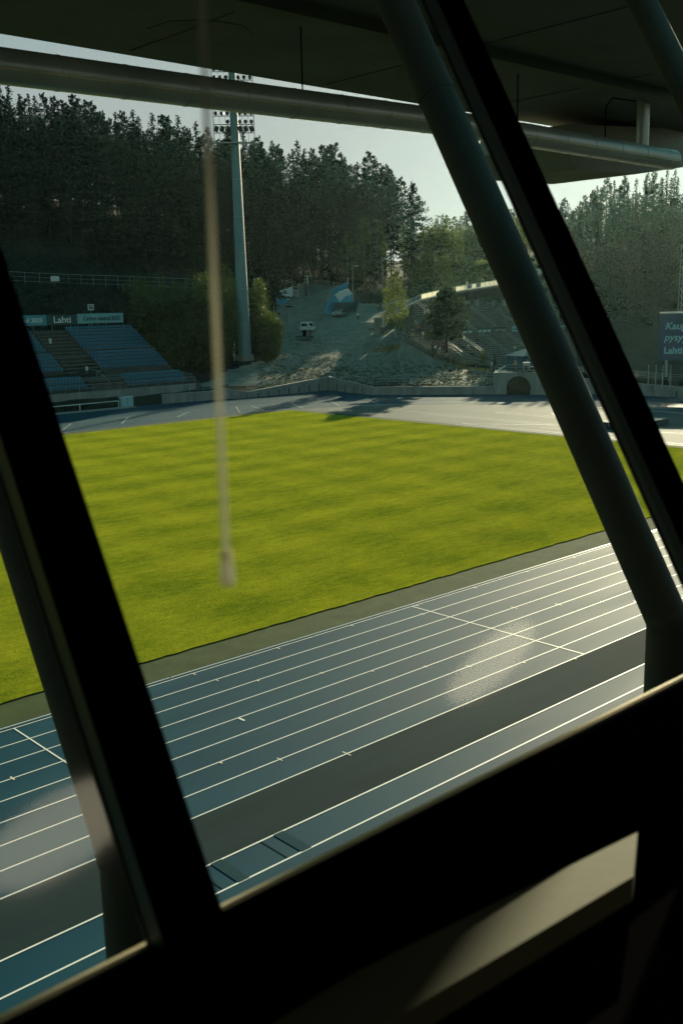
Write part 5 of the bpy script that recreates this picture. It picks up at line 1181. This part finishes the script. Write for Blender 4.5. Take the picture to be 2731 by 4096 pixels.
# glass
gm = bpy.data.materials.new('window_glass'); gm.use_nodes = True; t = gm.node_tree; t.nodes.clear()
go = t.nodes.new('ShaderNodeOutputMaterial'); tr = t.nodes.new('ShaderNodeBsdfTransparent'); tr.inputs[0].default_value = (.93, .97, .96, 1); gl = t.nodes.new('ShaderNodeBsdfGlossy'); gl.inputs['Roughness'].default_value = 0.065
lw = t.nodes.new('ShaderNodeFresnel'); lw.inputs[0].default_value = 1.45; mx = t.nodes.new('ShaderNodeMixShader')
ml = t.nodes.new('ShaderNodeMath'); ml.operation = 'MULTIPLY'; ml.inputs[1].default_value = .8; t.links.new(lw.outputs[0], ml.inputs[0])
t.links.new(ml.outputs[0], mx.inputs[0]); t.links.new(tr.outputs[0], mx.inputs[1]); t.links.new(gl.outputs[0], mx.inputs[2]); t.links.new(mx.outputs[0], go.inputs[0])
def glass_hit(x, y, n=.02): r = ray(x, y); return O + r * ((c0 + n) / r.dot(NO))
us = (-3.2, -2.0, -.82, .43, 1.495, 2.66, 3.8, 4.95); panes = []
for a_, b_ in zip(us, us[1:]):
    mb = MB(); mb.add([Q(a_ + .045, SS, .018), Q(b_ - .002, SS, .018), Q(b_ - .002, ST, .018), Q(a_ + .045, ST, .018)], [(0, 1, 2, 3)]); pn = mb.build('pane', gm, win); panes.append(pn)
# sill ledge and room
bx_ = lambda name, c, s, m: tag(MB().box(O + Vector(c), s).build(name, m), kind='structure')
bx_('wall_below_window', (.87, .69, -1.185), (8.7, .105, 1.14), M_BLACK)
bx_('room_ceiling', (.87, -.6, 1.38), (8.9, 4.4, .12), M_DARK)
bx_('room_floor', (.87, -.8, -1.75), (8.9, 4.0, .1), M_DARK)
bx_('back_wall', (.87, -2.8, -.2), (8.9, .1, 3.2), M_DARK)
bx_('side_wall_right', (5.25, -1.1, -.2), (.1, 3.4, 3.2), M_DARK)
bx_('side_wall_left', (-3.5, -.8, -.2), (.1, 4.1, 3.2), M_DARK)
lg = thing('desk', 'long dark desk with a pale strip added in the shape of a sun patch', 'desk', O + Vector((.3, .5, -.65)))
mb = MB(); mb.box(O + Vector((.3, .47, -.69)), (7.4, .58, .03)); mb.build('desk_top', M_DARK, lg)
sk_ = -.63; mb = MB(); mb.prism([O + Vector((x * .63, y * .63, sk_)) for x, y in ((-.6, 1.05), (-.6, 1.155), (1.02, 1.003), (1.602, .938), (1.462, .861), (.88, .90))], (0, 0, -.03)); mb.build('sun_patch_strip', mat('sun_patch_pale', (.098, .108, .060), .8, .12, 6, .3, 90, bdist=.001), lg)  # pale colour cut to the outline of a sun patch on the desk
em = bpy.data.materials.new('opal_lamp_glass'); em.use_nodes = True; em.node_tree.nodes['Principled BSDF'].inputs['Base Color'].default_value = (.8, .78, .7, 1)
em.node_tree.nodes['Principled BSDF'].inputs['Emission Color'].default_value = (1, .88, .62, 1); em.node_tree.nodes['Principled BSDF'].inputs['Emission Strength'].default_value = 3.0
for x, y, lb in ((1.508, -1.669, 'lit round pendant lamp whose oval reflection shows low in the left pane'), (3.96, -1.637, 'lit round pendant lamp whose oval reflection shows in the middle pane')):
    t_ = thing('pendant_lamp', lb, 'lamp', O + Vector((x, y, 1.3)), 'round lamps in the press box'); mb = MB(); mb.tube(O + Vector((x, y, .895)), O + Vector((x, y, .91)), .29, n=40); mb.build('diffuser', em, t_)
    mb = MB(); mb.tube(O + Vector((x, y, .897)), O + Vector((x, y, .95)), .31, .25, 40, caps=False); mb.build('rim', M_DARK, t_)
    mb = MB(); mb.tube(O + Vector((x, y, .91)), O + Vector((x, y, 1.33)), .012, n=8); mb.build('stem', M_DARK, t_)
# blind wand
r1, r2 = ray(460, -60), ray(520, 1285); wa = O + r1 * (.45 / math.hypot(r1.x, r1.y)); wb = O + r2 * (.45 / math.hypot(r2.x, r2.y))
wd = thing('blind_cord', 'pale blind cord hanging in front of the window with a small weight at its end', 'cord', wa)
mb = MB(); mb.tube(wa + Vector((0, 0, 1.15)), wb, .00125, n=8); mb.build('cord', mat('off_white_cord', (.75, .75, .66), .6, .04, 3, trans=.45), wd)
mb = MB(); mb.tube(wb + Vector((0, 0, .004)), wb - Vector((0, 0, .0115)), .0024, .0032, 8); mb.build('weight', mat('off_white_cord', (.62, .62, .54)), wd)

# ------------------------------------------------------------------ roof, duct and columns outside
roof = thing('stand_roof', 'massive concrete roof soffit overhead outside the window', 'roof', O + Vector((0, 5, 2.7)))
ZR = 2.70; RE = 10.22
poly = [(-22, 1.3), (-22, RE), (18.3, RE - .05), (11.3, 6.4), (9.4, 5.33), (8.0, 4.75), (2.3, 1.3)]  # right end, out of view, is cut back so the sun reaches the desk
mb = MB(); mb.prism([O + Vector((x, y, ZR)) for x, y in poly], (0, 0, .9)); mb.build('soffit', M_SOFFIT, roof)
mb = MB(); mb.prism([O + Vector((x, y, ZR - .10)) for x, y in ((-22, 7.55), (16.0, 7.55), (16.6, 7.85), (-22, 7.85))], (0, 0, .099)); mb.build('cross_beam', M_SOFFIT, roof)
mb = MB(); mb.prism([O + Vector((x, y, ZR - .10)) for x, y in ((-22, 4.1), (8.6, 4.1), (9.2, 4.4), (-22, 4.4))], (0, 0, .099)); mb.build('cross_beam', M_SOFFIT, roof)
mb = MB(); [mb.box(O + Vector((x, 5.8, ZR - .003)), (.018, 8.6, .006)) for x in (-14, -11, -8, -5, -2.2)]; [mb.box(O + Vector((x, (10.1 + x / 1.72) / 2 + .1, ZR - .003)), (.018, 9.7 - x / 1.72, .006)) for x in (.6, 3.4, 6.2, 9.0, 11.8, 14.6)]; mb.build('joint_line', mat('dark_joint', (0.05, 0.055, 0.05), .9), roof)
mb = MB(); [mb.tube(O + Vector((x, y, ZR - .006)), O + Vector((x, y, ZR + .01)), .35 + .2 * (i % 3), n=9) for i, (x, y) in enumerate(((3, 6), (6.4, 9), (9.8, 8.6), (12, 6.5), (2, 8.8)))]; mb.build('stain_patch', mat('damp_concrete', (.12, .115, .09), .9, .3, 2), roof)
dd_ = 7.95; duct = thing('duct', 'long grey ventilation duct hanging on rods under the roof', 'duct', O + Vector((3, dd_, 1.87)))
M_DUCT = mat('duct_sheet', (.46, .48, .39), .34, .18, 1.2, .4, 3, metal=.35, bdist=.006)
dpts = [O + Vector((x, dd_, z)) for x, z in ((-16, 1.84), (2.9, 1.86), (6, 1.905), (8.7, 1.96), (10.4, 1.955), (13.75, 1.93))]
mb = MB()
for a_, b_ in zip(dpts, dpts[1:]): mb.tube(a_, b_, .137, n=24, caps=False)
mb.ball(dpts[-1], .137, 24, 10, sc=(.5, 1, 1)); mb.build('duct_tube', M_DUCT, duct)
mb = MB(); x = -15.0
while x < 13.6:
    z = next(a_.z + (b_.z - a_.z) * ((x - a_.x) / (b_.x - a_.x)) for a_, b_ in zip(dpts, dpts[1:]) if a_.x <= x <= b_.x + 1e-6)
    mb.tube((O.x + x, O.y + dd_, z), (O.x + x + .025, O.y + dd_, z), .1405, n=24, caps=True); x += .62
mb.build('seam_ring', M_DUCT, duct)
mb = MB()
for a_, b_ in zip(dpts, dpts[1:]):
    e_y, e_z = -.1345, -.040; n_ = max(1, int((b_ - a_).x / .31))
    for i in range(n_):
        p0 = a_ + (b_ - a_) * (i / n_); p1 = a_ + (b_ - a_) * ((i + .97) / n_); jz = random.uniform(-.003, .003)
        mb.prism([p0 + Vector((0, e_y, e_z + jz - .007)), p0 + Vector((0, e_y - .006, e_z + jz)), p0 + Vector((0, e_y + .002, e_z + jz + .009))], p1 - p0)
mb.build('highlight_strip', mat('painted_highlight', (.85, .72, .42), .5, .25, 2.5), duct)  # added strip, its golden colour stands in for the highlight along the duct
for x, zt2 in ((-1.5, ZR), (2.0, ZR), (6.84, ZR - .1), (10.2, ZR - .1)):
    mb = MB(); mb.tube(O + Vector((x, dd_, 1.95)), O + Vector((x, dd_, ZR)), .008, n=6); mb.build('hanger_rod', M_DARK, duct)
dp = thing('drop_pipe', 'short vertical pipe from the roof to the right end of the duct', 'pipe', O + Vector((12.9, dd_, 2.4))); mb = MB(); mb.tube(O + Vector((12.95, dd_, 2.05)), O + Vector((12.95, dd_, ZR + .01)), .085, n=14); mb.build('pipe_tube', M_DUCT, dp)
mb = MB(); mb.path([O + Vector((12.2, dd_ + .1, 2.02)), O + Vector((12.2, dd_ + .1, 2.5)), O + Vector((12.35, dd_ + .1, 2.62)), O + Vector((12.9, dd_ + .1, 2.64))], .009, 6); mb.build('conduit', M_DARK, dp)
fP, nP = vpl(O + Vector((0, 9.2, 0)), O + Vector((10, 9.2, 0)))
M_POD = mat('pale_soffit', (.30, .29, .21), .85, .15, 1)
pod = thing('soffit_box', 'grey wedge-shaped soffit box behind the right end of the duct', 'soffit box', fP(1400, 370))
mb = MB(); mb.prism([fP(1290, 330), fP(1300, 348), fP(1324, 389), fP(1460, 400), fP(1568, 384), fP(1690, 366), fP(1690, 300), fP(1300, 285)], (0, 1.6, 0)); mb.build('box_shell', M_POD, pod)
# leaning columns
M_COL = mat('column_concrete', (.055, .062, .042), .7, .22, 1.6, .3, 12)
DC = 2.6
def column(tau, lb):
    u = tau * DC; t_ = thing('leaning_column', lb, 'column', O + Vector((u, 2.2, -1.4)), 'round columns outside the press box')
    k = O + Vector((u, 2.2, -1.40)); s1 = 4.75
    mb = MB(); mb.tube(k, k + D_ * s1, .093, n=28); mb.build('shaft', M_COL, t_)
    mb = MB(); k2 = k + Vector((.012, 0, 0)); mb.tube(k2, k2 - Vector((0, 0, 2.6)), .098, .098, 28); mb.ball(k, .097, 24, 10); mb.build('pier', M_COL, t_)
    mb = MB(); mb.tube(k + D_ * 2.75, k + D_ * 2.80, .097, n=28); mb.build('collar', M_COL, t_)
    return t_
column(.472, 'leaning round column beyond the left window post')
column(1.5145, 'leaning round column beyond the right window post')
column(-.594, 'leaning round column left of the photographed window')
column(2.568, 'leaning round column right of the photographed window')

# ------------------------------------------------------------------ haze
hz = bpy.data.materials.new('haze_air'); hz.use_nodes = True; t = hz.node_tree; t.nodes.clear()
ho = t.nodes.new('ShaderNodeOutputMaterial'); pv_ = t.nodes.new('ShaderNodeVolumePrincipled'); pv_.inputs['Color'].default_value = (.62, 1.0, .92, 1); pv_.inputs['Density'].default_value = 0.00003; pv_.inputs['Anisotropy'].default_value = 0.78
t.links.new(pv_.outputs[0], ho.inputs['Volume'])
mb = MB(); mb.box((200, 150, 48), (1100, 1100, 100)); hb = mb.build('haze', hz); tag(hb, kind='stuff')
